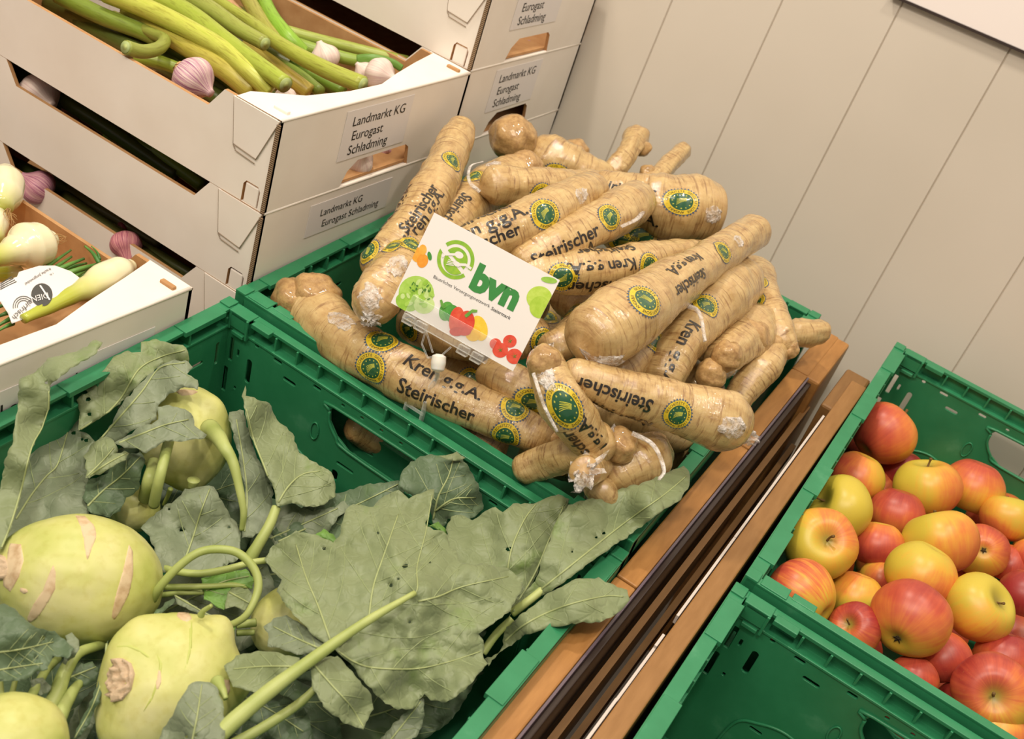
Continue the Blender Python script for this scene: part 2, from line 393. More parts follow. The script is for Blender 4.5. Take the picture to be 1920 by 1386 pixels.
# ------------------------------------------------------------------ wooden display racks
def YW(x0, k=.014):                                      # the boards run a hair off the crates' direction
    return lambda x, y, z: S(x0+x+k*(y-.1), y, z)
def rack_left():
    t = thing('display_rack', 'beech side of the left produce rack beside the green horseradish crate', 'shelf', S(.45, .1, -.3))
    fr = YW(.4395); z = -.012
    for y0, y1 in ((-.75, -.02), (-.018, .225), (.227, .40), (.402, .512)):
        mb = MB(); mb.box(0, .019, y0, y1, z-.028, z, fr=fr); mb.build('top_rail', MWOOD, t, smooth=False, bevel=.0015)
    mb = MB(); mb.box(.001, .034, .40, .5125, z-.5, z-.001, fr=fr); mb.build('corner_post', MWOOD, t, smooth=False, bevel=.003)
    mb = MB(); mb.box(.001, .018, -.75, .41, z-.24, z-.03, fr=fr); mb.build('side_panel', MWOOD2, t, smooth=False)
    mb = MB(); mb.box(.0195, .0215, -.75, .40, z-.012, z-.001, fr=fr); mb.build('clear_strip', mat('lilac_clear_strip', hx('6a5c66'), .2), t, smooth=False)
    mb = MB(); mb.box(.0215, .0265, -.75, .40, z-.05, z-.006, fr=fr); mb.build('price_rail', MRAIL, t, smooth=False, bevel=.001)
    for k, (a, b) in enumerate(((.036, -.045), (.043, -.10), (.050, -.19))):
        mb = MB(); mb.box(a-.006, a, -.75, .42, z+b-.02, z+b, fr=fr); mb.build('cross_slat', MWOOD2, t, smooth=False)
    mb = MB(); mb.box(-.9, .43, -.75, .53, -.235, -.2025, fr=S)
    finish(mb.build('shelf_board', MWOOD2, None, smooth=False), 'sloping wooden shelf board under the left crates and boxes', 'shelf')
rack_left()
def rack_right():
    t = thing('display_rack', 'brown wooden side of the right rack beside the apple crate with a torn white strip', 'shelf', S(.52, .1, -.3))
    fr = YW(.499); z = -.012
    mb = MB(); mb.box(.0, .0175, -.75, .44, z-.02, z, fr=fr); mb.build('top_rail', MWOODR, t, smooth=False, bevel=.0012)
    mb = MB(); mb.box(-.012, .017, .37, .465, z-.5, z-.003, fr=fr); mb.build('corner_post', MWOOD2, t, smooth=False, bevel=.003)
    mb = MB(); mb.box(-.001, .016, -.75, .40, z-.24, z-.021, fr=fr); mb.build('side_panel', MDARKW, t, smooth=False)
    out = [(-.75, 0), (-.75, .006), (.26, .006), (.352, .006), (.352, .0)]
    # torn price strip: jagged pieces
    mb = MB()
    for y0, y1, h in ((-.75, -.125, .0045), (-.125, -.06, .001), (-.06, -.045, .004), (-.02, .10, .0042), (.10, .345, .005)):
        mb.box(-.0030, -.0008, y0, y1, z-.009, z-.004+h, fr=fr)
    mb.build('price_strip', MRAILW, t, smooth=False)
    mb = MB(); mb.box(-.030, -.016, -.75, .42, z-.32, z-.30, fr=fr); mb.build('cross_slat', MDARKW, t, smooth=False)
    mb = MB(); mb.box(.523, 1.5, -.75, .56, -.235, -.2055, fr=S)
    finish(mb.build('shelf_board', MWOOD2, None, smooth=False), 'sloping wooden shelf board under the apple crates', 'shelf')
rack_right()

# ------------------------------------------------------------------ green folding crates
def crate(label, x0, x1, y0, y1, z0, H=.2, group='green folding crates'):
    t = thing('folding_crate', label, 'crate', S((x0+x1)/2, (y0+y1)/2, z0-H), group)
    W, D = x1-x0, y1-y0
    sides = [('end_wall', (x0, y1), (1, 0), (0, -1), W, 1), ('end_wall', (x0, y0), (1, 0), (0, 1), W, 1),
             ('side_wall', (x0, y0), (0, 1), (1, 0), D, 0), ('side_wall', (x1, y0), (0, 1), (-1, 0), D, 0)]
    for nm, (ox, oy), (sx_, sy_), (nx, ny), Ln, isend in sides:
        def P(s, dn, z, ox=ox, oy=oy, sx_=sx_, sy_=sy_, nx=nx, ny=ny): return S(ox+sx_*s+nx*dn, oy+sy_*s+ny*dn, z0+z)
        holes = []
        def mir(a, b, c_, d_, rr):
            holes.append(rrect(a, b, c_, d_, rr)); holes.append(rrect(Ln-b, Ln-a, c_, d_, rr))
        zb = -H+.004
        if isend:
            mir(.0395, .0455, -.071, -.043, .003); mir(.069, .079, -.026, -.0225, .002); mir(.083, .098, -.040, -.036, .002)
            mir(.117, .126, -.027, -.0235, .002); mir(.046, .0505, -.0245, -.0205, .002); mir(.158, .178, -.094, -.0905, .002)
            mir(.017, .0215, -.058, -.031, .001); mir(.0135, .018, -.098, -.068, .001); mir(.0265, .029, -.048, -.040, .001)
            mir(.070, .082, -.124, -.1205, .002); mir(.028, .0305, -.088, -.084, .001); mir(.155, .162, -.115, -.103, .003)
            for s_ in (.152, .174, .196, .218, Ln-.152, Ln-.174, Ln-.196): holes.append(rrect(s_-.002, s_+.002, -.0275, -.0245, .0015))
            a = .140; hp = [(a, -.040), (a+.002, -.052), (a+.012, -.064), (a+.028, -.072), (Ln-a-.028, -.072), (Ln-a-.012, -.064), (Ln-a-.002, -.052), (Ln-a, -.040), (Ln-a-.004, -.0325), (a+.004, -.0325)]
            holes.append(hp)
        else:
            for k in range(int(Ln/.08)): 
                s_ = .05+k*.08
                if s_ < Ln-.05: holes.append(rrect(s_, s_+.02, -.05, -.046, .002)); holes.append(rrect(s_+.01, s_+.014, -.09, -.075, .002))
            mir(.022, .026, -.060, -.034, .002)
        dn = .0115 if isend else .0135
        pts, tr_, bd = tri2d([(.004, zb), (Ln-.004, zb), (Ln-.004, -.018), (.004, -.018)], holes)
        vs_, fs = slab(pts, tr_, bd, lambda s, z: P(s, dn, z), lambda s, z: P(s, dn-.0025, z))
        mb = MB(); mb.add(vs_, fs)
        # lip and ledge
        lw = .0085 if isend else .013
        fr = lambda a, b, c_, P=P: P(a, b, c_)
        mb.box(.002, Ln-.002, 0, lw, -.0035, 0, fr=fr)
        mb.box(.002, Ln-.002, 0, .002, -.022, -.0005, fr=fr)
        mb.box(.002, Ln-.002, .0005, dn+.0012, -.0200, -.0175, fr=fr)
        k = 0; s_ = .066
        while s_ < Ln-.05:
            mb.box(s_, s_+.0022, .002, lw+.0015, -.018, -.003, fr=fr); s_ += .0255
        if not isend:
            for s_ in (.03, Ln*.30, Ln*.62, Ln-.07): mb.box(s_, s_+.05, .001, lw+.003, -.0042, .0012, fr=fr)
        w_ = mb.build(nm, MGREEN, t, smooth=False, bevel=.0005)
        if isend:
            # rounded frame moulding round the grip
            path = [P(x_, dn+.0008, z_) for x_, z_ in hp]; path.append(path[0])
            v_, f_, _ = tube(path, .0016, 6, 41); mesh('grip_edge', v_, f_, MGREEN, w_)
            for sg_ in (0, 1):
                q = lambda s: (Ln-s if sg_ else s)
                pth = [P(q(s), dn+.0006, z) for s, z in ((.052, -H+.02), (.058, -.128), (.075, -.112), (.098, -.104), (.125, -.112), (.15, -.128), (.2, -.140))]
                v_, f_, _ = tube(pth, .0014, 6); mesh('moulded_ridge', v_, f_, MGREEN, w_)
                # oval moulded recess beside the grip
                pth = [P(q(.128+.0045*math.cos(a)), dn+.0008, -.073+.010*math.sin(a)) for a in [i*PI/5 for i in range(11)]]
                v_, f_, _ = tube(pth, .0009, 5); mesh('moulded_oval', v_, f_, MGREEN, w_)
                mb = MB(); a = .004
                def bx(s0, s1, b0, b1, c0, c1): mb.box(min(q(s0), q(s1)), max(q(s0), q(s1)), b0, b1, c0, c1, fr=fr)
                bx(.014, .038, .001, .0145, -.0035, .0012); bx(.014, .0165, .012, .0145, -.020, 0); bx(.0165, .038, .0125, .0145, -.016, .001)
                bx(.0355, .038, .004, .016, -.022, .0005); bx(.020, .034, .0125, .016, -.023, -.019)
                bx(.0, .012, .0, .013, -.024, .0018)
                bx(.041, .062, .006, .0148, -.0045, .0006)
                mb.build('corner_latch', MGREEN, w_, smooth=False, bevel=.0007)
    mb = MB(); mb.box(x0+.008, x1-.008, y0+.008, y1-.008, z0-H, z0-H+.004); mb.build('crate_floor', MGREEN, t, smooth=False)
    for cx in (x0, x1):
        for cy in (y0, y1):
            ax, ay = (1 if cx == x0 else -1), (1 if cy == y0 else -1); mb = MB()
            mb.box(min(cx, cx+ax*.013), max(cx, cx+ax*.013), min(cy+ay*.002, cy+ay*.0145), max(cy+ay*.002, cy+ay*.0145), z0-H, z0-.010)
            mb.build('corner_post', MGREEN, t, smooth=False, bevel=.002)
    return t
crate('green crate full of kohlrabi leaves, bottom left', -.002, .437, -.515, -.003, 0)
crate('green crate heaped with wrapped horseradish', .0, .4355, .002, .502, .007)
crate('green crate holding the apples, against the wall', .522, .962, .048, .541, .002)
crate('nearly empty green crate in front of the apples', .519, .959, -.47, .043, -.005)
# ------------------------------------------------------------------ white cardboard boxes
PH = -.075
BY = SY*math.cos(PH)+SZ*math.sin(PH); BZ = -SY*math.sin(PH)+SZ*math.cos(PH); BX = SX
P1o = S(.017, .012, .187); KB = 1.036
P1 = CAMP+(P1o-CAMP)*KB; BH = .089*KB; BD = .30*KB; BL = .41
def bframe(o):
    return lambda x, y, z: o+BX*x+BY*y+BZ*z                # x: 0 at labelled face, negative into the box; y back; z down from the top
def ptl(px, py, o, n): 
    p = onplane(px, py, o, n)-o; return (p.dot(BX), p.dot(BY), p.dot(BZ))
def cardboard_box(label, o, texts=(), group='white cardboard vegetable boxes', L_=BL, D=BD, H=BH, name='cardboard_box', flap=1, hand=(.085, .175), tabs=True):
    t = thing(name, label, 'box', o-BZ*H-BX*L_/2+BY*D/2, group); fr = bframe(o); th = .004
    def panel(nm, poly, holes, fn, m, pm=None):
        pts, tr_, bd = tri2d(poly, holes)
        vs_, fs = slab(pts, tr_, bd, lambda a, b: fn(a, b, 0), lambda a, b: fn(a, b, th))
        n = len(tr_); idx = [0]*n+[1]*n+[2]*len(bd)
        return mesh(nm, vs_, fs, m, t if pm is None else pm, smooth=False, idx=idx)
    MM = [MCARDW, MKRAFT, MKRAFT]
    # long sides: lower in the middle so that air gets in
    a, bb = .082, .066
    poly = [(0, -H), (-L_, -H), (-L_, 0), (-L_+bb, 0), (-L_+a, -.022), (-a, -.022), (-bb, 0), (0, 0)]
    notch = [(-.028, -H), (-.028, -H+.022), (-.025, -H+.026), (-.011, -H+.026), (-.008, -H+.022), (-.008, -H)]
    pf = [(0, -H), (-.008, -H), (-.008, -H+.018), (-.011, -H+.022), (-.025, -H+.022), (-.028, -H+.018), (-.028, -H)]+poly[1:]
    panel('side_panel', pf, (), lambda x, z, k: fr(x, k, z), MM)
    panel('side_panel', pf, (), lambda x, z, k: fr(x, D-k, z), MM)
    # labelled end faces with the hand hole at the lower edge
    h0, h1 = hand
    def endp(x0, sg_):
        pe = [(0, 0), (D, 0), (D, -H), (h1+.012, -H), (h1+.006, -H+.022), (h1, -H+.026), (h0+.010, -H+.026), (h0-.004, -H+.016), (h0-.012, -H)]+[(0, -H)]
        panel('end_panel', pe, (), lambda y, z, k: fr(x0+sg_*k, y, z), MM)
    endp(0, -1); endp(-L_, 1)
    mb = MB(); mb.box(-L_+.004, -.004, .004, D-.004, -H+.001, -H+.004, fr=fr); mb.build('box_bottom', MKRAFT, t, smooth=False)
    # folded top flap along the ends (wide at the corners, narrow in the middle)
    if flap:
        for e, sg_ in ((0, 1), (-L_, -1)):
            pl = [(0, 0), (-.052, 0), (-.054, .020), (-.028, .066), (-.019, .12), (-.018, .17), (-.030, .212), (-.042, .262), (-.052, D), (0, D)]
            panel('top_flap', pl, (), lambda x, y, k: fr(e+sg_*x, y, -k*.5+.0005), [MCARDW, MKRAFT, MKRAFT])
    # corner gusset with its tuck tab, crease lines and corrugated cut edge
    for yy, s2 in ((0, -1), (D, 1)):
        mb = MB(); off = s2*.0012
        g = [(-.0005, -.001), (-.054, -.0005), (-.046, -.044), (-.0185, -.046)]
        vs_ = [fr(x, yy+off, z) for x, z in g]+[fr(x, yy, z) for x, z in g]
        mb.add(vs_, [(0, 1, 2, 3), (7, 6, 5, 4), (0, 4, 5, 1), (1, 5, 6, 2), (2, 6, 7, 3), (3, 7, 4, 0)])
        gu = mb.build('corner_gusset', MCARDW, t, smooth=False)
        for (xa, za), (xb, zb) in (((-.0185, -.046), (-.0005, -.001)), ((-.046, -.044), (-.043, -.047)), ((-.043, -.048), (-.019, -.050)), ((-.046, -.043), (-.0185, -.0455))):
            v_, f_, _ = tube([fr(xa, yy+off*1.1, za), fr(xb, yy+off*1.1, zb)], .00045, 5); mesh('crease_line', v_, f_, MCREASE, gu)
        v_, f_, _ = tube([fr(-.054, yy+off*1.02, -.001), fr(-.046, yy+off*1.02, -.044)], .0003, 5); mesh('crease_line', v_, f_, MCREASE, gu)
    for xx in (0, -L_):
        v_, f_, _ = tube([fr(xx-(.0012 if xx == 0 else -.0012), .001, -.0006), fr(xx-(.0012 if xx == 0 else -.0012), D-.001, -.0006)], .0019, 8); mesh('fold_edge', v_, f_, MCARDW, t)
    mb = MB(); mb.box(-.026, -.010, .0005, .003, -H+.0, -H+.020, fr=fr); mb.build('stacking_tab', MCARDW, t, smooth=False, bevel=.0015)
    mb = MB(); mb.box(-.003, .0012, -.0013, -.0002, -H, -.004, fr=fr); mb.build('corrugated_edge', MCORR, t, smooth=False)
    if tabs:
        for yy in (.016, D-.016):
            for x in (-.0135,):
                mb = MB(); mb.box(x-.008, x+.008, yy-.0025, yy+.0025, -.003, .0035, fr=fr); mb.build('stacking_tab', MCARDW if yy < .1 else MKRAFT, t, smooth=False, bevel=.001)
    # paper label with its lines of print
    for (y0, y1, z0_, z1_), rows in texts:
        mb = MB(); mb.box(.0003, .0007, y0, y1, z0_, z1_, fr=fr); lb = mb.build('paper_label', MPAPER, t, smooth=False)
        for (s_, cy, cz, size) in rows:
            tv, tf = textmesh(s_, size, .0)
            mesh('label_text', [fr(.0010, cy+x, cz+y) for x, y in tv], tf, MINK, lb, smooth=False)
    return t
T3 = lambda y, z, k=1.: [("Landmarkt KG", y+.043*k, z, .0146*k), ("Eurogast", y+.028*k, z-.0155*k, .0146*k), ("Schladming", y+.034*k, z-.031*k, .0146*k)]
T2_ = lambda y, z: [("Landmarkt KG", y+.034, z, .0115), ("Eurogast Schladming", y+.053, z-.0135, .0115)]
DN = -BZ*(BH+.0004)
LAB = lambda y, z: ((y-.012, y+.098, z-.041, z+.012), T3(y, z))
cardboard_box('white cardboard box of garlic, topmost of the front stack', P1, [LAB(.108, -.020)], hand=(.122, .215))
cardboard_box('white cardboard box directly under the topmost garlic box of the front stack', P1+DN, [((.07, .205, -.046, -.010), T2_(.088, -.022))], hand=(.135, .19))
cardboard_box('white cardboard box third from the top of the front stack, behind the onion box', P1+DN*2, ())
cardboard_box('white cardboard box at the bottom of the front stack', P1+DN*3, (), H=.066)
OB = P1+BY*(BD+.004)-BX*.004; BDB = .272
cardboard_box('white cardboard box topmost of the stack against the wall, cut by the frame top', OB-DN, [LAB(.075, -.012)], hand=(.085, .165), D=BDB)
cardboard_box('white cardboard box second from the top of the stack against the wall', OB, [LAB(.075, -.020)], hand=(.085, .165), D=BDB)
cardboard_box('white cardboard box third from the top of the stack against the wall', OB+DN, (), D=BDB)
cardboard_box('white cardboard box lowest in view of the stack against the wall', OB+DN*2, (), D=BDB, H=.052)
# the onion box, lower, in front
OO = S(-.003, -.052-.30, .030)+BZ*0
def onion_box():
    global PO
    PO = S(-.004, -.350, .0525)
    return cardboard_box('white cardboard box of spring onions at the left edge, in front of the garlic stack', PO, [((.06, .26, -.075, -.026), [("Landmarkt KG", .165, -.046, .020)])], name='onion_box', tabs=True, D=.30, H=.089)
onion_box()
# ------------------------------------------------------------------ horseradish roots in shrink film
def mpp(p): return depth(p)/FPX                          # metres per photo pixel at a point
class Root:
    """centreline given as photo points with a level above the shelf and a half-width in pixels"""
    def __init__(s, label, pts, rough=1., tipcap=(1, 1), seed=0, group='film-wrapped horseradish roots', bump_=1., turn=0):
        P = [un(a, b, z) for a, b, z, w_ in pts]; R = [w_*mpp(p) for p, (_, _, _, w_) in zip(P, pts)]
        Ln = sum((P[i+1]-P[i]).length for i in range(len(P)-1))
        n = max(14, int(Ln/.0026)); s.n = n; s.seg = 40
        C_ = catmull(P, n); s.C = C_; s.R = lerpl(R, n)
        s.S = [0]
        for i in range(1, n): s.S.append(s.S[-1]+(C_[i]-C_[i-1]).length)
        s.L = s.S[-1]
        mid = C_[n//2]; s.T = []; s.N = []; s.Bn = []
        for i in range(n): s.T.append((C_[min(i+1, n-1)]-C_[max(i-1, 0)]).normalized())
        m_ = n//2; ref = (CAMP-mid).normalized()
        ref = (ref-s.T[m_]*ref.dot(s.T[m_])).normalized(); Ns = [None]*n; Ns[m_] = ref
        for rng in (range(m_+1, n), range(m_-1, -1, -1)):
            q = ref
            for i in rng:
                q = (q-s.T[i]*q.dot(s.T[i])).normalized(); Ns[i] = q
        s.N = Ns; s.Bn = [Ns[i].cross(s.T[i]) for i in range(n)]
        s.seed = seed+1.7*len(ORG); s.k = bump_; s.caps = tipcap
        s.t = thing('horseradish', label, 'root', P[len(P)//2], group)
        s.body()
    def rad(s, i, a, sv=None):
        sv = s.S[i] if sv is None else sv; R = s.R[i]
        e = 1.
        for cap, dd in ((s.caps[0], sv), (s.caps[1], s.L-sv)):
            cl = R*(.75 if cap == 1 else .22)
            if cap and dd < cl: e = min(e, math.sqrt(max(0., 1-(1-dd/cl)**2)))
        q = Vector((sv*34, math.cos(a)*1.1, math.sin(a)*1.1+s.seed)); q2 = Vector((sv*240, math.cos(a)*.6, math.sin(a)*.6+s.seed))
        q3 = Vector((sv*90, math.cos(a)*2.4, math.sin(a)*2.4-s.seed))
        return R*e*(1+s.k*(.11*noise.noise(q)+.034*noise.noise(q2)+.045*noise.noise(q3)))
    def pt(s, sv, a, off=0.):
        sv = max(0., min(s.L-1e-6, sv)); u = sv/s.L*(s.n-1); i = min(int(u), s.n-2); t = u-i
        # C spacing is nearly even
        while i < s.n-2 and s.S[i+1] < sv: i += 1
        while i > 0 and s.S[i] > sv: i -= 1
        t = (sv-s.S[i])/max(1e-9, s.S[i+1]-s.S[i])
        c_ = s.C[i].lerp(s.C[i+1], t); n_ = s.N[i].lerp(s.N[i+1], t); b_ = s.Bn[i].lerp(s.Bn[i+1], t)
        r0 = s.rad(i, a, sv); r1 = s.rad(i+1, a, sv); rr_ = r0*(1-t)+r1*t+off
        return c_+(n_*math.cos(a)+b_*math.sin(a))*rr_
    def body(s):
        vs_, at_, tip = [], [], []
        for i in range(s.n):
            for k in range(s.seg):
                a = 2*PI*k/s.seg; rr_ = s.rad(i, a)
                vs_.append(s.C[i]+(s.N[i]*math.cos(a)+s.Bn[i]*math.sin(a))*rr_)
                at_.append((s.S[i]+s.seed*.1, math.cos(a), math.sin(a)))
                dd = min(s.S[i], s.L-s.S[i]); tip.append(max(0., 1-dd/(s.R[i]*.9))*.6)
        g = s.seg
        fs = [(i*g+k, (i+1)*g+k, (i+1)*g+(k+1) % g, i*g+(k+1) % g) for i in range(s.n-1) for k in range(g)]
        fs += [tuple(range(g)), tuple((s.n-1)*g+k for k in range(g))[::-1]]
        idx = [0]*(len(fs)-2)+[1, 1]
        mesh('root_body', vs_, fs, [MROOT, MCUT], s.t, idx=idx, attrs={'surf': ('FLOAT_VECTOR', at_), 'tip': ('FLOAT', tip)})
    def loc(s, p):
        best = None
        for j in range(3, 98):
            sv = s.L*j/100
            for k in range(-14, 15):
                a = k*.1; q = s.pt(sv, a)-CAMP; dz = q.dot(f)
                e = (960+FPX*q.dot(r)/dz-p[0])**2+(693+FPX*q.dot(d)/dz-p[1])**2
                if best is None or e < best[0]: best = (e, sv, a)
        return best[1], best[2]
    def rloc(s, sv):
        u = sv/s.L*(s.n-1); return s.R[max(0, min(s.n-1, int(u)))]
    def text(s, string, p, size=.0150, flip=1, off=.00045, bold=.00028):
        sv, a = s.loc(p) if isinstance(p, tuple) else (p, 0)
        tv, tf = textmesh(string, size, bold, .0022); R = s.rloc(sv)
        vs_ = [s.pt(sv+flip*x, a+flip*y/R, off) for x, y in tv]
        mesh('film_print', vs_, tf, MPRINT, s.t, smooth=True)
    def seal(s, p, size=.0120, rot=0, off=.0004):
        sv, a = s.loc(p) if isinstance(p, tuple) else (p, -.2)
        R = s.rloc(sv); vs_, fs, ix = [], [], []
        def put(x, y, o):
            c_, n_ = math.cos(rot), math.sin(rot); X = (x*c_-y*n_)*size; Y = (x*n_+y*c_)*size
            vs_.append(s.pt(sv+X, a+Y/R, o)); return len(vs_)-1
        def ring(r0, r1, m_, o, seg=48, rows=1, teeth=0):
            rows_ = []
            for j in range(rows+1):
                row = []
                for k in range(seg):
                    th = 2*PI*k/seg; rr_ = r0+(r1-r0)*j/rows
                    if teeth and j == rows and k % 2: rr_ = r0
                    row.append(put(rr_*math.cos(th), rr_*math.sin(th), o))
                rows_.append(row)
            for j in range(rows):
                for k in range(seg): fs.append((rows_[j][k], rows_[j+1][k], rows_[j+1][(k+1) % seg], rows_[j][(k+1) % seg])); ix.append(m_)
        ring(.001, .62, 1, off, 36, 6); ring(.62, .94, 0, off, 48, 3); ring(.93, 1.08, 2, off, 64, 1, 1); ring(.60, .635, 1, off+.0001, 48)
        for k in range(12):
            th = 2*PI*k/12; cx, cy = .5*math.cos(th), .5*math.sin(th); q = []
            for j in range(10):
                b_ = 2*PI*j/10+PI/2; rr_ = .06 if j % 2 == 0 else .027; q.append(put(cx+rr_*math.cos(b_), cy+rr_*math.sin(b_), off+.00015))
            fs.append(tuple(q)); ix.append(3)
        for k in range(5):                                    # the sheaf of curved rows
            q0, q1 = [], []
            for j in range(6):
                u = j/5; th = -.9+.42*k; x = -.28+.55*u; y = -.30+.10*k+(.16*math.sin(u*2.2)+.22*u)*(1-.15*k)
                q0.append(put(x, y, off+.00015)); q1.append(put(x, y+.035, off+.00015))
            for j in range(5): fs.append((q0[j], q0[j+1], q1[j+1], q1[j])); ix.append(3)
        st_ = "GESCHÜTZTE GEOGRAFISCHE ANGABE · "
        for i, ch in enumerate(st_):
            if ch == ' ': continue
            tv, tf = textmesh(ch, .22, .0); th = PI-2*PI*i/len(st_); c_, n_ = math.cos(th-PI/2), math.sin(th-PI/2); b0 = len(vs_)
            for x, y in tv:
                X = x; Y = y+.785
                put(X*c_-Y*n_, X*n_+Y*c_, off+.00018)
            for q in tf: fs.append(tuple(b0+z for z in q)); ix.append(4)
        mesh('printed_seal', vs_, fs, [MSY, MSG, MSB, MSL, MPRINT], s.t, idx=ix)
    def tuft(s, end=1, size=1., length=1., side=None):
        """the twisted, crumpled end of the film"""
        i = s.n-1 if end else 0; T_ = s.T[i]*(1 if end else -1); c_ = s.C[i]-T_*s.R[i]*.15; R = s.R[i]
        if side: T_ = (T_+s.N[i]*side[0]+s.Bn[i]*side[1]).normalized()
        x = T_.orthogonal().normalized(); y = T_.cross(x); vs_ = []; g = 26; rows = 14
        for j in range(rows):
            u = j/(rows-1); rr_ = R*size*1.15*(.62*(1-u)**1.3+.18+.34*max(0, u-.4))
            for k in range(g):
                a = 2*PI*k/g; q = Vector((math.cos(a)*2.1, math.sin(a)*2.1, u*3+s.seed+end*5))
                rr2 = rr_*(1+.65*noise.noise(q)+.35*math.sin(a*7+u*5))
                vs_.append(c_+T_*(u*R*1.25*length+.003*noise.noise(q*2))+(x*math.cos(a)+y*math.sin(a))*rr2)
        fs = [(j*g+k, j*g+(k+1) % g, (j+1)*g+(k+1) % g, (j+1)*g+k) for j in range(rows-1) for k in range(g)]
        mesh('film_end', vs_, fs, MFILM, s.t, label='crumpled twist of clear film')
    def fold(s, p, w_=.018, h_=.016, off=.0012):
        """a whitish crumpled fold of the film lying on the root"""
        sv, a = s.loc(p); R = s.rloc(sv); nx_ = 15; vs_ = []
        for i in range(nx_):
            for j in range(nx_):
                x, y = (i/(nx_-1)-.5)*2, (j/(nx_-1)-.5)*2; e = max(0., 1-(x*x+y*y)*.75); nn = noise.noise(Vector((x*2.6, y*2.6, s.seed+p[0])))
                vs_.append(s.pt(sv+(x+.35*nn)*w_/2, a+(y+.35*noise.noise(Vector((y*2.4, x*2.4, p[1]))))*h_/2/R, (off*(.6+1.4*abs(nn)) if e > .12 else -.0006)))
        fs = [(i*nx_+j, (i+1)*nx_+j, (i+1)*nx_+j+1, i*nx_+j+1) for i in range(nx_-1) for j in range(nx_-1)]
        mesh('film_fold', vs_, fs, MFILM, s.t, label='whitish crumpled fold of film')
    def tail(s, pts, w_=3):
        P = [un(*p) for p in pts]; v_, f_, _ = tube(P, [w_*mpp(P[0]), w_*.8*mpp(P[-1])], 6, cap=True, flat=.35); mesh('film_tail', v_, f_, MFILM, s.t, label='loose thread of film')
    def knob(s, px, py, z, rpx, m=None, cut=False):
        c_ = un(px, py, z); R = rpx*mpp(c_); bm = bmesh.new(); bmesh.ops.create_icosphere(bm, subdivisions=4, radius=1)
        vs_ = []; 
        for v_ in bm.verts:
            q = v_.co.copy(); k = 1+.16*noise.noise(q*1.6+Vector((s.seed, 0, 0)))+.04*noise.noise(q*6)
            vs_.append(c_+q*R*k)
        fs = [tuple(v_.index for v_ in f_.verts) for f_ in bm.faces]; bm.free()
        mesh('root_knob', vs_, fs, MCUT, s.t, attrs={})

K_, ST = 'Kren g.g.A.', 'Steirischer'
# back row, leaning against the boxes
q = Root('short horseradish with round head, right beside the stacked boxes', [(985, 330, .07, 44), (930, 345, .075, 46), (872, 395, .075, 42), (822, 450, .07, 36), (770, 530, .05, 34)])
q.knob(962, 258, .085, 44); q.knob(985, 315, .085, 34); q.fold((925, 310), .02, .014); q.seal((887, 328), .0118, 1.9); q.seal((917, 340), .0118, 1); q.text(ST, (853, 397), .0145); q.text(K_, (832, 388), .0135)
q = Root('wrapped horseradish standing tallest at the left, leaning on the white box', [(868, 232, .11, 24), (850, 275, .105, 34), (805, 370, .095, 42), (748, 455, .075, 43), (690, 520, .05, 38)])
q.tuft(0, .5, .5); q.seal((851, 302), .0125, 2.6); q.text(ST, (786, 386), .0148, -1); q.text(K_, (741, 390), .0155, -1); q.text(K_, (802, 398), .0150, -1); q.seal((688, 472), .0125)
q = Root('wrapped horseradish hanging down left of the price card', [(850, 395, .05, 34), (800, 440, .062, 40), (745, 510, .07, 50), (705, 565, .065, 46), (690, 600, .06, 28)], bump_=1.3)
q.fold((690, 575), .022, .016); q.fold((745, 500), .02, .014); q.seal((772, 460), .0125, 1); q.tuft(1, .7, .4); q.seal((738, 462), .0110, 1)
q = Root('rough stubby root with a knot, lying behind the wrapped pile', [(1000, 275, .07, 30), (1040, 300, .072, 44), (1100, 330, .065, 40), (1160, 345, .06, 34)], bump_=1.4)
q.seal((1047, 328), .0125, PI); q.knob(1078, 287, .075, 28)
q = Root('brown knobbly root end sticking up in front of the wall', [(1195, 253, .095, 24), (1178, 285, .09, 20), (1150, 320, .075, 21), (1125, 355, .05, 30)], tipcap=(2, 1), bump_=1.8)
q.knob(1205, 278, .09, 16)
q = Root('thin bare root end sticking up right of the knobbly one', [(1282, 280, .085, 17), (1255, 308, .08, 18), (1222, 338, .07, 20), (1195, 345, .06, 24)], tipcap=(2, 1), bump_=1.3)
q.knob(1215, 325, .075, 17)
q = Root('fat wrapped horseradish lying highest at the back right', [(1345, 398, .10, 56), (1300, 392, .10, 64), (1240, 385, .098, 60), (1170, 372, .092, 48), (1100, 352, .085, 38)], tipcap=(2, 1))
q.seal((1278, 376), .0150, PI); q.fold((1335, 405), .018, .018); q.text(ST, (1165, 352), .015, -1); q.text(K_, (1165, 392), .0155, -1)
q = Root('blunt wrapped horseradish with curled film thread at its left end', [(900, 352, .105, 26), (935, 348, .108, 38), (1010, 352, .105, 36), (1090, 350, .095, 32), (1160, 350, .085, 28)])
q.tail([(900, 360, .12), (880, 340, .125), (882, 312, .13), (905, 303, .13)], 4); q.seal((1015, 366), .0130); q.text(K_, (1125, 362), .013, 1)
q = Root('wrapped horseradish just above the price card with upright print', [(1120, 352, .125, 34), (1085, 368, .128, 40), (1020, 402, .128, 44), (940, 438, .118, 44), (850, 470, .10, 38)], tipcap=(1, 1))
q.seal((1023, 399), .0150, PI); q.text(K_, (907, 424), .0175, -1); q.text(ST, (898, 402), .0160, -1); q.text(ST, (905, 452), .0145, -1); q.tuft(0, .55, .5); q.fold((1090, 365), .02, .014)
q = Root('slim wrapped horseradish running from the card up to a clear film tip', [(1205, 370, .118, 36), (1170, 392, .124, 42), (1110, 425, .124, 40), (1040, 462, .115, 38), (960, 500, .10, 34)])
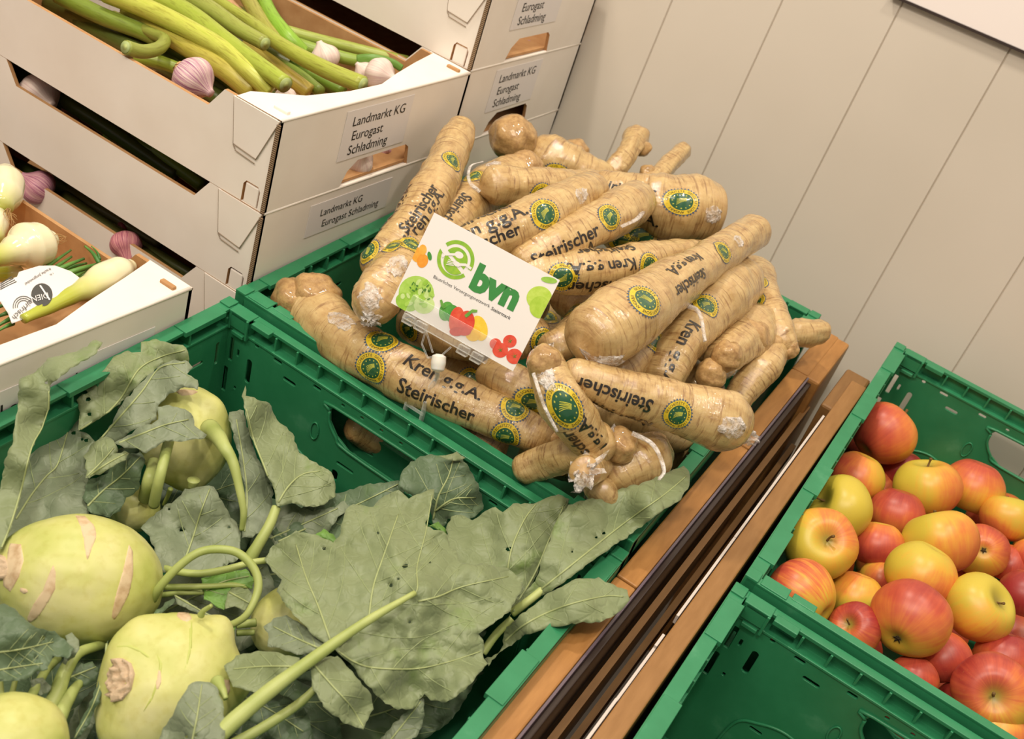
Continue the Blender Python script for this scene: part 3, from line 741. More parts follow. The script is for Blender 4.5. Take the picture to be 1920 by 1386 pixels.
q.seal((1143, 405), .0135, PI); q.text(ST, (1062, 458), .0172, -1); q.text(K_, (1066, 484), .0155, -1); q.tuft(0, .75, .6); q.tail([(1210, 390, .13), (1195, 410, .135), (1165, 425, .135)], 5)
q = Root('wrapped horseradish with upside-down print, right of the price card', [(1320, 470, .09, 22), (1265, 482, .10, 32), (1190, 498, .105, 42), (1100, 510, .105, 42), (1020, 512, .10, 38), (950, 520, .09, 34)])
q.seal((1217, 500), .0128, 0); q.text(K_, (1135, 500), .0150, 1); q.text(ST, (1135, 534), .0155, 1); q.seal((1052, 522), .0135, 0); q.text(ST, (1140, 470), .0145, 1)
q = Root('biggest wrapped horseradish slanting across the heap with a rounded thick end', [(1418, 432, .118, 33), (1370, 462, .122, 36), (1310, 502, .125, 41), (1240, 548, .128, 54), (1165, 600, .128, 70), (1085, 652, .12, 62)], tipcap=(2, 1), bump_=.8)
q.fold((1105, 665), .030, .024); q.fold((1385, 452), .014, .012); q.seal((1357, 471), .0125, 1.8); q.text(K_, (1287, 494), .0150, 1); q.text(ST, (1298, 528), .0150, 1); q.seal((1213, 562), .0155, 1.6)
q = Root('bulging wrapped horseradish on the right with vertical print', [(1395, 520, .08, 48), (1350, 555, .088, 60), (1300, 610, .085, 48), (1262, 665, .08, 44), (1235, 735, .06, 38)])
q.seal((1325, 572), .0140, 2.2); q.text(K_, (1276, 655), .0155, 1); q.tail([(1275, 570, .12), (1310, 585, .12), (1322, 640, .115)], 5)
q = Root('wrapped horseradish at the far right corner pointing down to the rim', [(1412, 500, .06, 34), (1432, 560, .065, 34), (1452, 620, .06, 36), (1482, 668, .05, 26)])
q.seal((1418, 530), .0120, 1); q.seal((1415, 565), .0120, 1.2); q.knob(1478, 655, .055, 20)
q = Root('brownish root end jutting right over the crate corner', [(1545, 622, .03, 24), (1505, 625, .03, 27), (1455, 622, .025, 28), (1400, 600, .015, 26)], tipcap=(2, 1), bump_=1.6)
q = Root('knotted wrapped root with two round ends at the right rim', [(1335, 695, .06, 34), (1365, 660, .066, 38), (1405, 625, .06, 48), (1430, 600, .05, 40)], bump_=1.3)
q.knob(1362, 668, .085, 30); q.knob(1332, 702, .068, 30); q.knob(1402, 640, .062, 44); q.knob(1440, 655, .05, 34); q.fold((1365, 700), .02, .02); q.tuft(1, .4, .4)
q = Root('wrapped root running under the knotted one to the right rim', [(1462, 640, .045, 26), (1435, 680, .05, 34), (1400, 725, .035, 30), (1370, 770, .02, 26)])
q.tuft(0, 1.1, .8)
q = Root('small wrapped horseradish tucked below the biggest one', [(1265, 600, .07, 34), (1215, 640, .075, 40), (1170, 690, .07, 40), (1120, 720, .06, 34)])
q.seal((1228, 636), .0130, 2); q.tuft(0, .8, .5)
q = Root('wrapped horseradish in shadow under the right side of the heap', [(1300, 820, .0, 46), (1230, 790, .01, 48), (1150, 770, .01, 42), (1080, 760, .0, 38)])
q.text(K_, (1262, 805), .015)
q = Root('long wrapped horseradish with upside-down print resting on the right rim', [(1392, 812, .072, 34), (1350, 788, .085, 60), (1265, 762, .09, 50), (1185, 740, .095, 44), (1110, 715, .10, 38), (1050, 698, .10, 32)], bump_=.8)
q.fold((1375, 800), .018, .018); q.seal((1271, 779), .0130, PI); q.text(ST, (1152, 743), .0145, 1); q.text(K_, (1150, 778), .0145, 1); q.tuft(0, .7, 1.0)
q = Root('wrapped horseradish with a twisted film bow beside the card corner', [(1022, 665, .110, 34), (1030, 705, .110, 38), (1055, 758, .098, 46), (1095, 810, .072, 42), (1130, 852, .045, 34)])
q.seal((1060, 768), .0130, .8); q.fold((1018, 700), .02, .014); q.text(K_, (1122, 835), .0150, -1); q.text(ST, (1096, 850), .0145, -1); q.knob(1020, 680, .12, 34); q.tuft(0, .6, .6, (.2, -.8)); q.tail([(1000, 700, .13), (1020, 760, .125), (1045, 810, .11)], 4)
# front left, along the shared rim
q = Root('thick wrapped horseradish lying along the front rim under the card clip', [(545, 572, -.004, 44), (590, 590, .0, 56), (650, 640, .008, 52), (740, 692, .015, 52), (830, 738, .018, 46), (930, 780, .02, 42), (1000, 812, .02, 36), (1040, 828, .02, 24)], bump_=.8)
q.fold((640, 600), .026, .018); q.knob(592, 560, .010, 50); q.knob(555, 565, .002, 46); q.seal((720, 637), .0150, .5); q.seal((693, 690), .0150, .5); q.text(K_, (833, 707), .0165, 1, bold=.0003); q.text(ST, (817, 752), .0160, 1, bold=.0003); q.seal((968, 766), .0130); q.seal((948, 820), .0130)
q.knob(1035, 822, .02, 24)
q = Root('short wrapped root piece against the rim below the print', [(850, 815, -.03, 30), (895, 822, -.015, 38), (950, 850, -.02, 34)], tipcap=(2, 1), bump_=1.2)
q = Root('wrapped root in the front corner with a white film tip', [(1152, 824, .064, 36), (1120, 832, .060, 42), (1075, 850, .045, 34), (1025, 865, .022, 33), (965, 885, .0, 30)])
q.tuft(0, .8, .35, (.6, .5))
q = Root('cut root end wrapped in crumpled film, pointing out of the front corner', [(1097, 885, .075, 30), (1105, 880, .055, 31), (1130, 865, .02, 34)], tipcap=(2, 1))
q.tuft(0, 1.25, .3, (.0, .9))
q = Root('broad root chunk with an oval cut, front right corner of the heap', [(1120, 905, .01, 34), (1165, 880, .03, 50), (1205, 860, .035, 52), (1230, 845, .02, 36)], bump_=1.4)
q.knob(1160, 835, .058, 36); q.tail([(1185, 812, .08), (1225, 835, .08), (1245, 880, .075), (1235, 900, .07)], 5)
q = Root('small root end under white film behind the kohlrabi leaf', [(1150, 955, .0, 28), (1130, 925, .025, 30), (1110, 905, .02, 24)], tipcap=(1, 1))
q.tuft(1, 1.3, .5)
q = Root('dark shaded root right of the broad chunk', [(1290, 850, -.03, 36), (1240, 850, -.03, 42), (1190, 840, -.03, 40)])
q = Root('wrapped root half hidden below the price card corner', [(905, 700, .02, 34), (960, 720, .035, 40), (1010, 745, .03, 36), (1050, 780, .01, 30)])
q.seal((1000, 753), .012)
q = Root('shaded wrapped root between the front root and the card', [(790, 690, -.03, 36), (850, 690, -.02, 38), (900, 730, -.02, 40), (960, 790, -.03, 38)])
q.seal((883, 713), .0125)
q = Root('wrapped root behind the card foot with two seals', [(760, 600, .0, 36), (820, 620, .02, 42), (880, 640, .025, 40), (950, 640, .03, 38), (1030, 620, .04, 34)])
q.seal((765, 620), .0125); q.seal((1018, 640), .0135, 1.1)
q = Root('wrapped root in the gap right of the card', [(1050, 545, .04, 36), (1100, 590, .05, 36), (1060, 640, .05, 34), (1010, 660, .04, 30)])
q.seal((1063, 575), .0125)
q = Root('shaded wrapped root under the fat one at the back right', [(1130, 430, .05, 36), (1190, 440, .06, 40), (1260, 448, .055, 38), (1330, 450, .05, 34)])
q.seal((1205, 440), .0120); q.seal((1170, 455), .0120)
q = Root('root seen through the gap at the crate grip', [(650, 790, -.06, 30), (720, 820, -.075, 40), (790, 850, -.085, 38), (850, 870, -.09, 34)])
q = Root('shaded root deep between the right-hand ones', [(1200, 720, .0, 40), (1250, 690, .01, 42), (1300, 720, .01, 40), (1350, 760, .0, 34)])
q.seal((1225, 700), .012)
q = Root('shaded root behind the price card top', [(760, 520, .02, 38), (830, 520, .03, 44), (900, 500, .03, 44), (980, 480, .04, 40)])
q = Root('shaded root behind the price card middle', [(800, 560, .0, 40), (870, 570, .01, 46), (950, 570, .01, 44), (1030, 560, .02, 40)])
q.seal((1015, 560), .0125)
# lower layers of the heap
rnd = random.Random(3); lows = ['lower wrapped root in the dark bottom layer of the heap']
for i in range(16):
    x = rnd.uniform(.06, .36); y = rnd.uniform(.06, .40); a = rnd.uniform(-.7, .7)+(.4 if i % 2 else 2.2); z = -.155+.048*(i//6)+rnd.uniform(-.005, .005)+.04*(y/.5)
    l2 = .07; pts_ = []
    for u in (-1, -.3, .3, 1):
        xx = min(.41, max(.03, x+u*l2*math.cos(a))); yy = min(.47, max(.04, y+u*l2*math.sin(a)))
        p = S(xx, yy, z); pts_.append((960+FPX*(p-CAMP).dot(r)/(p-CAMP).dot(f), 693+FPX*(p-CAMP).dot(d)/(p-CAMP).dot(f), z, .019/mpp(p)))
    q = Root('lower wrapped root buried in the dark bottom layer of the heap', pts_, group='buried horseradish roots')
    q.seal(.05, .012)
# ------------------------------------------------------------------ the price card in its clear holder
CQ = CAMP+((SX*.263+SY*-.056+SZ*.185)-CAMP)*1.15
def rv(w_):
    th = w_.length; return Matrix.Rotation(th, 3, w_/th)
QR = rv(Vector((-.453, .023, .13)))
def sh(v_): return SX*v_.x+SY*v_.y+SZ*v_.z
CU, CN, CV = sh(QR @ Vector((1, 0, 0))), sh(QR @ Vector((0, 1, 0))), sh(QR @ Vector((0, 0, 1)))   # right, into, up
CW, CH = .105*1.15, .074*1.15
ct = thing('price_card', 'white card with a green emblem, printed with fruit and vegetables, standing in a clear holder', 'card', CQ-CV*CH/2)
def cp(x, y, k=0.): return CQ+CU*x+CV*y-CN*(.0004+k)
mb = MB(); mb.add([CQ+CU*a*CW/2+CV*b*CH/2+CN*c_*.0004 for a in (-1, 1) for b in (-1, 1) for c_ in (-1, 1)], [(0, 1, 3, 2), (4, 6, 7, 5), (0, 4, 5, 1), (2, 3, 7, 6), (0, 2, 6, 4), (1, 5, 7, 3)])
MCARD = mat('card_white', hx('f2ece9'), .45)
mb.build('card_sheet', MCARD, ct, smooth=False)
def c2(px, py): p = onplane(px, py, CQ, CN)-CQ; return (p.dot(CU), p.dot(CV))
def Z4(x, y): return c2(700+x/4.0775, 380+y/4.0765)       # from the enlarged view of the card
def clipc(poly):
    for ax, s_, lim in ((0, 1, CW/2), (0, -1, CW/2), (1, 1, CH/2), (1, -1, CH/2)):
        out = []
        for i in range(len(poly)):
            a, b = poly[i-1], poly[i]; ia, ib = s_*a[ax] <= lim, s_*b[ax] <= lim
            if ia != ib:
                t = (s_*lim-a[ax])/(b[ax]-a[ax]) if b[ax] != a[ax] else 0; out.append((a[0]+(b[0]-a[0])*t, a[1]+(b[1]-a[1])*t))
            if ib: out.append(b)
        poly = out
        if not poly: break
    return poly
def flat(name, polys, m, k, mats=None, par=None):
    mb_ = MB()
    for i, pl in enumerate(polys):
        pl = clipc(pl)
        if len(pl) >= 3: 
            pts, tr_, bd = tri2d(pl); mb_.add([cp(x, y, k+.00004*i) for x, y in pts], tr_, i if mats else 0)
    return mb_.build(name, mats or m, par or ct, smooth=False)
def disc(cx, cy, rx, ry, n=28, rot=0.):
    """ellipse given in enlarged-view pixels"""
    return [Z4(cx+rx*math.cos(a)*math.cos(rot)-ry*math.sin(a)*math.sin(rot), cy+rx*math.cos(a)*math.sin(rot)+ry*math.sin(a)*math.cos(rot)) for a in [2*PI*i/n for i in range(n)]]
def pm(name, *st):                                          # printed colour, varying a little as the picture does
    m = mat('print_'+name, hx(st[0]), .45); n = noise_n(m, coords(m), 220, 4, .6)
    setc(m, ramp(m, n, [(.3+.4*i/max(1, len(st)-1), hx(c_)) for i, c_ in enumerate(st)])); return m
PG, PLIME = pm('deep_green', '3d8b45', '3f8f48'), pm('lime_green', '7ab53a', 'a5c83b')
# emblem
uc, vc = Z4(631, 437)
def arcband(r0, r1, a0, a1, n=40):
    A = [math.radians(a0+(a1-a0)*i/n) for i in range(n+1)]
    return [(uc+r1*math.cos(a), vc+r1*math.sin(a)) for a in A]+[(uc+r0*math.cos(a), vc+r0*math.sin(a)) for a in A[::-1]]
ER = .0163
flat('emblem', [arcband(ER*.80, ER, -8, 150), arcband(ER*.80, ER, 172, 328), 
     [(uc+ER*.64*math.cos(math.radians(a)), vc+ER*.64*math.sin(math.radians(a))) for a in range(-22, 159, 6)],
     [(uc+ER*.64*math.cos(math.radians(a))+ER*.05, vc+ER*.64*math.sin(math.radians(a))-ER*.12) for a in range(165, 333, 6)]], PLIME, .00015)
WH = mat('print_white', hx('f2ece9'), .45)
def el(x, y, a, b, rot, n=20):
    return [(uc+ER*(x+a*math.cos(t)*math.cos(rot)-b*math.sin(t)*math.sin(rot)), vc+ER*(y+a*math.cos(t)*math.sin(rot)+b*math.sin(t)*math.cos(rot))) for t in [2*PI*i/n for i in range(n)]]
def barp(x0, y0, x1, y1, w_):
    dx, dy = x1-x0, y1-y0; l_ = math.hypot(dx, dy); nx, ny = -dy/l_*w_/2, dx/l_*w_/2
    return [(uc+ER*(x0+nx), vc+ER*(y0+ny)), (uc+ER*(x1+nx), vc+ER*(y1+ny)), (uc+ER*(x1-nx), vc+ER*(y1-ny)), (uc+ER*(x0-nx), vc+ER*(y0-ny))]
flat('emblem_cutlery', [el(.05, .30, .24, .17, .1), barp(-.95, .18, -.60, -.02, .13), barp(-.60, .0, -.12, .24, .12), barp(-.62, .03, -.70, -.2, .12),
     barp(.95, -.02, .60, .02, .13), barp(.62, .03, .30, -.12, .14), el(.16, -.16, .20, .13, .0)]+[barp(.05, -.09-.07*i, -.34, -.17-.09*i, .04) for i in range(4)], WH, .0003)
def ctext(s_, px0, py0, px1, py1, m, bold=0., k=.0002, name='card_text', wfix=None):
    a, b = Z4(px0, py0), Z4(px1, py1); ln = math.hypot(b[0]-a[0], b[1]-a[1])
    tv, tf = textmesh(s_, 1., bold); x0 = min(p[0] for p in tv); x1 = max(p[0] for p in tv); y0 = min(p[1] for p in tv)
    sc = ln/(x1-x0); ux, uy = (b[0]-a[0])/ln, (b[1]-a[1])/ln
    mesh(name, [cp(a[0]+ux*(x-x0)*sc-uy*(y-y0)*sc, a[1]+uy*(x-x0)*sc+ux*(y-y0)*sc, k) for x, y in tv], tf, m, ct, smooth=False)
ctext('bvn', 722, 658, 1068, 838, PG, .055)
ctext('Bäuerliches Versorgungsnetzwerk', 455, 582, 885, 812, MINKG); ctext('Steiermark', 898, 818, 1045, 897, MINKG, .012)
# printed fruit and vegetables
rn = random.Random(5)
flat('printed_mandarins', [disc(330, 395, 42, 62, rot=-.2), disc(378, 445, 42, 54, rot=.3), disc(380, 360, 30, 40)], None, .00015, [pm('orange', 'f0a030', 'f4b548'), pm('orange', 'ee9424', 'f2a63c'), pm('orange', 'f2aa38', 'f6bc52')])
flat('printed_leaf', [disc(432, 408, 16, 34, rot=-.2)], pm('leaf', '4f9a44', '3c8a3a'), .0003)
lt = [disc(330, 690, 135, 130, rot=.2), disc(260, 760, 90, 70, rot=.4), disc(390, 780, 80, 70)]
for i in range(34):
    a = rn.uniform(0, 2*PI); q_ = rn.uniform(.2, 1.); lt.append(disc(325+130*q_*math.cos(a), 705+120*q_*math.sin(a), rn.uniform(16, 34), rn.uniform(10, 22), 12, rn.uniform(0, 3)))
def jig(n_): return [pm('lettuce', c_, b_) for c_, b_ in (('a4cf4e', 'b9dc6c'), ('8fc23c', 'a8d052'), ('c2dd86', 'd3e8a0'))]
LM = jig(3)
mb_ = MB()
for i, pl in enumerate(lt):
    pl = clipc(pl)
    if len(pl) > 2: 
        pts, tr_, bd = tri2d(pl); mb_.add([cp(x, y, .00015+.00001*i) for x, y in pts], tr_, i % 3)
mb_.build('printed_lettuce', LM, ct, smooth=False)
lz = []
for i in range(16):
    a = rn.uniform(-2.6, .7); q_ = rn.uniform(.3, .9); lz.append(disc(345+110*q_*math.cos(a), 690+100*q_*math.sin(a), rn.uniform(8, 18), rn.uniform(3, 7), 8, rn.uniform(0, 3)))
flat('printed_lettuce_gap', lz, pm('lettuce_dark', '3f7a2c', '568c34'), .0006)
flat('printed_green_pepper', [disc(560, 830, 55, 75, rot=.3), disc(605, 850, 60, 72, rot=-.3)], None, .00015, [pm('pepper_green', '4a9a3c', '6cb34c'), pm('pepper_green', '3f8f38', '5aa648')])
flat('printed_pepper_stalk', [[Z4(*p) for p in ((512, 745), (528, 740), (540, 775), (560, 800), (540, 812), (520, 790))], [Z4(*p) for p in ((700, 860), (730, 835), (760, 815), (800, 820), (795, 838), (760, 840), (735, 865), (712, 880))]], pm('stalk', '5a9a3c', '79ae4c'), .0009)
flat('printed_yellow_pepper', [disc(812, 960, 62, 98, rot=-.25), disc(765, 1000, 60, 60)], None, .00035, [pm('pepper_yellow', 'f2c832', 'f6d44c'), pm('pepper_yellow', 'edbd28', 'f2ca40')])
flat('printed_red_pepper', [disc(640, 900, 58, 105, rot=.15), disc(715, 915, 62, 90, rot=.1), disc(640, 985, 55, 35), disc(700, 985, 50, 32)], None, .0005, [pm('pepper_red', 'dd4a32', 'e8664a'), pm('pepper_red', 'd83f2c', 'e25840'), pm('pepper_red', 'c93626', 'd94a36'), pm('pepper_red', 'd03c2a', 'e05240')])
tm = [(935, 1080, 45), (1045, 1060, 52), (972, 1128, 60), (1080, 1175, 62)]
flat('printed_tomatoes', [disc(x, y, r_, r_*.95) for x, y, r_ in tm], None, .00015, [pm('tomato', 'dd4632', 'e8604a')]*4)
sp_ = []
for x, y, r_ in tm[1:]:
    for k in range(5):
        a = 2*PI*k/5+x; sp_.append([Z4(x, y), Z4(x+26*math.cos(a+.2), y-8+26*math.sin(a+.2)), Z4(x+7*math.cos(a+.9), y+7*math.sin(a+.9))])
flat('printed_tomato_stars', sp_, pm('star', '3f8a34', '4f9a40'), .0004)
flat('printed_apple', [disc(1270, 730, 98, 92), disc(1275, 800, 80, 85)], None, .00015, [pm('apple_green', 'b4d548', 'cbe36a'), pm('apple_green', 'a6cc3c', 'bcd955')])
flat('printed_leaf', [disc(1345, 592, 62, 24, rot=.18)], pm('leaf', '8dc044', 'a4cf5c'), .0003)
# clear holder
hd = thing('card_holder', 'clear plastic clip gripping the crate rim and holding the price card', 'clip', S(.21, .004, .008))
def cbar(x0, x1, y0, y1, k0, k1, nm, m=MCLEAR):
    mb2 = MB(); mb2.add([CQ+CU*x+CV*y-CN*k for x in (x0, x1) for y in (y0, y1) for k in (k0, k1)], [(0, 1, 3, 2), (4, 6, 7, 5), (0, 4, 5, 1), (2, 3, 7, 6), (0, 2, 6, 4), (1, 5, 7, 3)])
    return mb2.build(nm, m, hd, smooth=False, bevel=.0006)
xb0, yb0 = c2(757, 592); xb1, yb1 = c2(912, 680)
yb = -CH/2
cbar(xb0, xb1, yb-.006, yb+.001, -.0015, .003, 'clip_bar'); cbar(xb0+.0, xb1, yb+.001, yb+.016, .0016, .0022, 'front_leaf')
for x in (xb0+.001, xb0+.013, xb1-.027, xb1-.014): cbar(x, x+.010, yb-.009, yb-.001, -.003, .0045, 'hinge_barrel')
xm = (xb0+xb1)/2-.006
for (a, b, c_, e_) in ((-.012, -.006, -.010, -.018), (-.010, -.018, 0, -.026), (0, -.026, .010, -.018), (.010, -.018, .014, -.008), (-.012, -.006, .002, -.020)):
    v_, f_, _ = tube([CQ+CU*(xm+a)+CV*(yb+b), CQ+CU*(xm+c_)+CV*(yb+e_)], .0009, 6); mesh('neck_strut', v_, f_, MCLEAR, hd)
kb = CQ+CU*(xm)+CV*(yb-.026)
k2 = onplane(820, 697, kb-CN*.002, CN); k1_ = onplane(824, 664, kb, CN)
v_, f_, _ = tube([k1_, k1_.lerp(k2, .15), k1_.lerp(k2, .5), k1_.lerp(k2, .85), k2], [.0030, .0060, .0064, .0058, .0035], 16); mesh('swivel_knob', v_, f_, MKNOB, hd, label='milky white swivel knob')
cb = S(.217, .004, .020)
v_, f_, _ = tube([k2, k2.lerp(cb, .4)+SY*.006, cb], [.0022, .0022, .003], 8); mesh('clear_stem', v_, f_, MCLEAR, hd)
rx = un(780, 760, .009).dot(SX)
fr = S
mb2 = MB(); x = rx
mb2.box(x-.010, x+.010, .0, .014, .009, .0105); mb2.box(x-.010, x-.0075, -.0035, .014, -.010, .020); mb2.box(x+.0075, x+.010, -.0035, .014, -.010, .020)
mb2.box(x-.010, x+.010, -.0025, -.0005, .004, .007); mb2.box(x-.010, x+.010, .010, .012, .018, .024); mb2.box(x-.008, x+.008, .012, .014, -.015, .020)
mb2.build('rim_clamp', MCLEAR, hd, smooth=False, bevel=.0008)

# ------------------------------------------------------------------ garlic with long stems
MGARW = mat('white_garlic_skin', hx('e6d3c6'), .5)
s1 = noise_n(MGARW, coords(MGARW, attr='surf', scale=(1.2, 14, 14)), 1.4, 4, .6)
setc(MGARW, ramp(MGARW, s1, [(.35, hx('ecdfd2')), (.55, hx('e0c8bf')), (.75, hx('c9a3a8'))]))
BO = P1; BC = [P1, P1+DN, P1+DN*2]
def unb(px, py, z, o=P1): return onplane(px, py, o+BZ*z, BZ)   # level parallel to the box bottoms, measured from the top
def garlic(label, px, py, z, rpx, ax=(0, 0, 1), col=(1, 1, 1), o=P1, group='garlic bulbs in the boxes', roots=True, neck=0., plane=None):
    c_ = unb(px, py, z, o) if plane is None else onplane(px, py, o-BX*plane, BX); R = rpx*mpp(c_); t = thing('garlic_bulb', label, 'garlic', c_, group)
    # ax in camera terms: right, up, toward
    A = (r*ax[0]-d*ax[1]-f*ax[2]).normalized(); X = A.orthogonal().normalized(); Y = A.cross(X); vs_, at_ = [], []
    g, n = 40, 26
    for i in range(n):
        u = i/(n-1); th = PI*u; pr_ = math.sin(th)**.8 if 0 < u < 1 else 0; h = -math.cos(th)*.82
        if u > .8: k = (u-.8)/.2; pr_ = pr_*(1-k)+.22*k*(1 if u < 1 else .9); h = h+k*(.35+neck)
        for j in range(g):
            a = 2*PI*j/g; lob = 1+.075*abs(math.sin(a*3.5+.3))*math.sin(th)
            vs_.append(c_+(X*math.cos(a)+Y*math.sin(a))*R*pr_*lob+A*h*R); at_.append((u, math.cos(a), math.sin(a)))
    fs = [(i*g+j, i*g+(j+1) % g, (i+1)*g+(j+1) % g, (i+1)*g+j) for i in range(n-1) for j in range(g)]+[tuple((n-1)*g+j for j in range(g))]
    o_ = mesh('bulb', vs_, fs, MGARW if col[0] > 1.04 else MGAR, t, attrs={'surf': ('FLOAT_VECTOR', at_)}, color=(*col, 1))
    if roots:
        v_, f_, _ = tube([c_-A*R*.70, c_-A*R*.84, c_-A*R*1.0], [R*.42, R*.38, R*.22], 18); 
        v_ = [q_+Vector((noise.noise(q_*900), noise.noise(q_*900+Vector((5, 0, 0))), noise.noise(q_*900+Vector((0, 7, 0)))))*R*.12 for q_ in v_]
        mesh('root_disc', v_, f_, MGROOT, t)
    return t
garlic('purple-striped garlic bulb showing its root disc at the near edge of the top garlic box', 362, 148, -.022, 40, (.75, -.62, .1), (1, 1, 1))
garlic('pale garlic bulb behind the long slanting stem in the top box', 610, 108, -.035, 27, (-.3, .8, .3), (1.15, 1.08, 1.02), roots=False)
garlic('pale garlic bulb at the narrow part of the top box flap', 712, 140, -.028, 30, (.8, -.3, .4), (1.2, 1.12, 1.02), roots=True)
garlic('small pale garlic bulb left of another one near the box flap', 684, 136, -.034, 20, (-.5, .5, .4), (1.1, 1.0, 1.02), roots=False)
garlic('garlic bulb barely showing over the flap at the front corner of the top box', 535, 182, -.035, 20, (0, .5, .5), (1.05, .95, 1.0), roots=False)
garlic('pinkish garlic bulb seen through the hand hole of the top box', 672, 301, -.077, 27, (.3, .2, .8), (1.05, .88, .86), roots=False, plane=.018)
garlic('pinkish garlic bulb at the right end of the top box hand hole', 716, 290, -.072, 20, (.5, .2, .8), (1.0, .85, .85), roots=False, plane=.03)
garlic('white and purple garlic bulb in the gap between the two upper boxes', 72, 178, -.035, 38, (.7, -.5, .3), (1.15, 1.02, 1.0), BC[1])
garlic('purple garlic bulb in the gap right of the white one', 105, 190, -.045, 26, (.6, -.3, .3), (.75, .55, .7), BC[1], roots=False)
garlic('crimson garlic bulb under the second box, above the onions', 236, 458, -.030, 28, (.2, -.9, .3), (.95, .45, .5), BC[2], roots=False, neck=.5)
garlic('long purple garlic bulb at the left behind the onion box wall', 72, 352, -.030, 32, (-.6, .5, .3), (.85, .55, .68), BC[2], roots=False)
garlic('garlic bulb in the hand hole of the middle box by the wall', 950, 222, -.075, 18, (.2, .2, .8), (.9, .7, .75), OB+DN*0, roots=False, plane=.025)
garlic('garlic bulb in the hand hole of the upper box by the wall', 985, 92, -.074, 22, (.2, .2, .8), (.8, .6, .7), OB-DN, roots=False, plane=.03)
NS = [0]
def stem(label, pts, rpx, col, z=None, cut=(0, 1), o=P1, flat_=1.):
    P = [unb(q_[0], q_[1], q_[2], o) for q_ in pts]; rr_ = rpx if isinstance(rpx, (list, tuple)) else [rpx]*2
    R = [k*mpp(P[0]) for k in rr_]; t = thing('green_garlic', label, 'garlic', P[0], 'green garlic with long stems')
    v_, f_, a_ = tube(P, R, 16, 8*len(P), True, flat_); NS[0] += 1
    a_ = [(x+NS[0]*3, y, z_) for x, y, z_ in a_]
    mesh('stem', v_, f_, MSTEM, t, attrs={'surf': ('FLOAT_VECTOR', a_)}, color=(*hx(col), 1))
    for e, use in ((0, cut[0]), (-1, cut[1])):
        if use:
            T_ = (P[e]-P[1 if e == 0 else -2]).normalized()
            for k_, q_ in ((.82, .0012), (.42, .0016)):
                v2, f2, _ = tube([P[e]-T_*.002, P[e]+T_*q_], [R[e]*k_, R[e]*k_], 14); mesh('cut_end', v2, f2, MSTEMC if k_ > .5 else MSTALK, t)
Zp = lambda x, y, z: (x/3, y/3, z)
stem('dark green garlic stem along the near edge of the top box', [Zp(330, -30, -.045), Zp(560, 85, -.045), Zp(780, 170, -.042), Zp(900, 225, -.04)], [17, 15], '7f9438', cut=(0, 0))
stem('short garlic stem bent back with its round cut end over the box edge', [Zp(640, 90, -.05), Zp(860, 190, -.035), Zp(925, 225, -.026), Zp(890, 272, -.022), Zp(800, 290, -.018), Zp(708, 266, -.012)], [10, 12], '97a04a')
stem('pale yellow-green garlic stem sweeping down to the front corner', [Zp(600, -40, -.022), Zp(850, 60, -.018), Zp(1080, 175, -.014), Zp(1270, 290, -.014), Zp(1420, 420, -.018), Zp(1520, 520, -.028)], [19, 16], 'c6cb58', cut=(0, 0))
stem('thick green garlic stem with a pinkish joint before its cut end', [Zp(820, -40, -.026), Zp(1060, 80, -.018), Zp(1270, 235, -.012), Zp(1450, 365, -.010), Zp(1605, 475, -.010)], [20, 15], 'a9b845')
stem('ochre garlic stem under the pale one at the near side', [Zp(720, 60, -.04), Zp(900, 170, -.035), Zp(1100, 290, -.03), Zp(1280, 400, -.028), Zp(1430, 520, -.035)], [17, 20], 'bdb24e', cut=(0, 0))
stem('green garlic stem ending in a cut face in the middle of the box', [Zp(980, -60, -.02), Zp(1180, 50, -.012), Zp(1340, 160, -.008), Zp(1490, 245, -.006)], [17, 13], 'a0a850')
stem('long garlic stem crossing the box to the flap with a round cut end', [Zp(1180, -20, -.03), Zp(1400, 120, -.022), Zp(1600, 265, -.012), Zp(1830, 390, -.006), Zp(2040, 478, -.002)], [11, 15], 'adb54a')
stem('pinkish garlic stem between the green ones at the top edge', [Zp(1200, -50, -.035), Zp(1320, 60, -.03), Zp(1420, 140, -.03)], [15, 9], 'c79a74', cut=(0, 0))
stem('olive garlic stem running from the top edge into the pile', [Zp(1370, -50, -.02), Zp(1440, 70, -.02), Zp(1530, 190, -.022), Zp(1600, 260, -.026)], [14, 13], 'a9a650', cut=(0, 0))
stem('bright green garlic leaf stalk folding over the pile', [Zp(1460, -60, -.018), Zp(1530, 90, -.014), Zp(1620, 210, -.018), Zp(1700, 300, -.03)], [12, 15], '8fbb3c', cut=(0, 0))
stem('light green garlic stem lying along the brown inner wall', [Zp(1560, 160, -.03), Zp(1760, 215, -.03), Zp(2000, 275, -.03), Zp(2200, 325, -.028), Zp(2290, 345, -.03)], [11, 11], 'a5b254', cut=(0, 0))
stem('second light green stem just below the one on the brown wall', [Zp(1640, 240, -.038), Zp(1800, 290, -.036), Zp(2000, 340, -.034), Zp(2100, 350, -.034)], [13, 11], '8fa846', cut=(0, 0))
stem('green garlic leaf curling over the pale bulb near the flap', [Zp(2010, 335, -.025), Zp(2100, 330, -.018), Zp(2200, 350, -.018), Zp(2260, 385, -.022)], [9, 7], '6f9a44', cut=(0, 0), flat_=.5)
stem('dark green garlic stem under the ochre one by the purple bulb', [Zp(760, 320, -.05), Zp(900, 350, -.048), Zp(1040, 400, -.05)], [13, 12], '94a63c', cut=(0, 0))
stem('deep green garlic stem between the bent stem and the bulb', [Zp(860, 230, -.055), Zp(1020, 300, -.052), Zp(1200, 390, -.052), Zp(1330, 480, -.055)], [16, 14], '5f7228', cut=(0, 0))
stem('yellowing garlic stem under the thick green one', [Zp(1380, 270, -.045), Zp(1500, 340, -.04), Zp(1620, 430, -.038), Zp(1740, 520, -.045)], [15, 15], 'bda94c', cut=(0, 0))
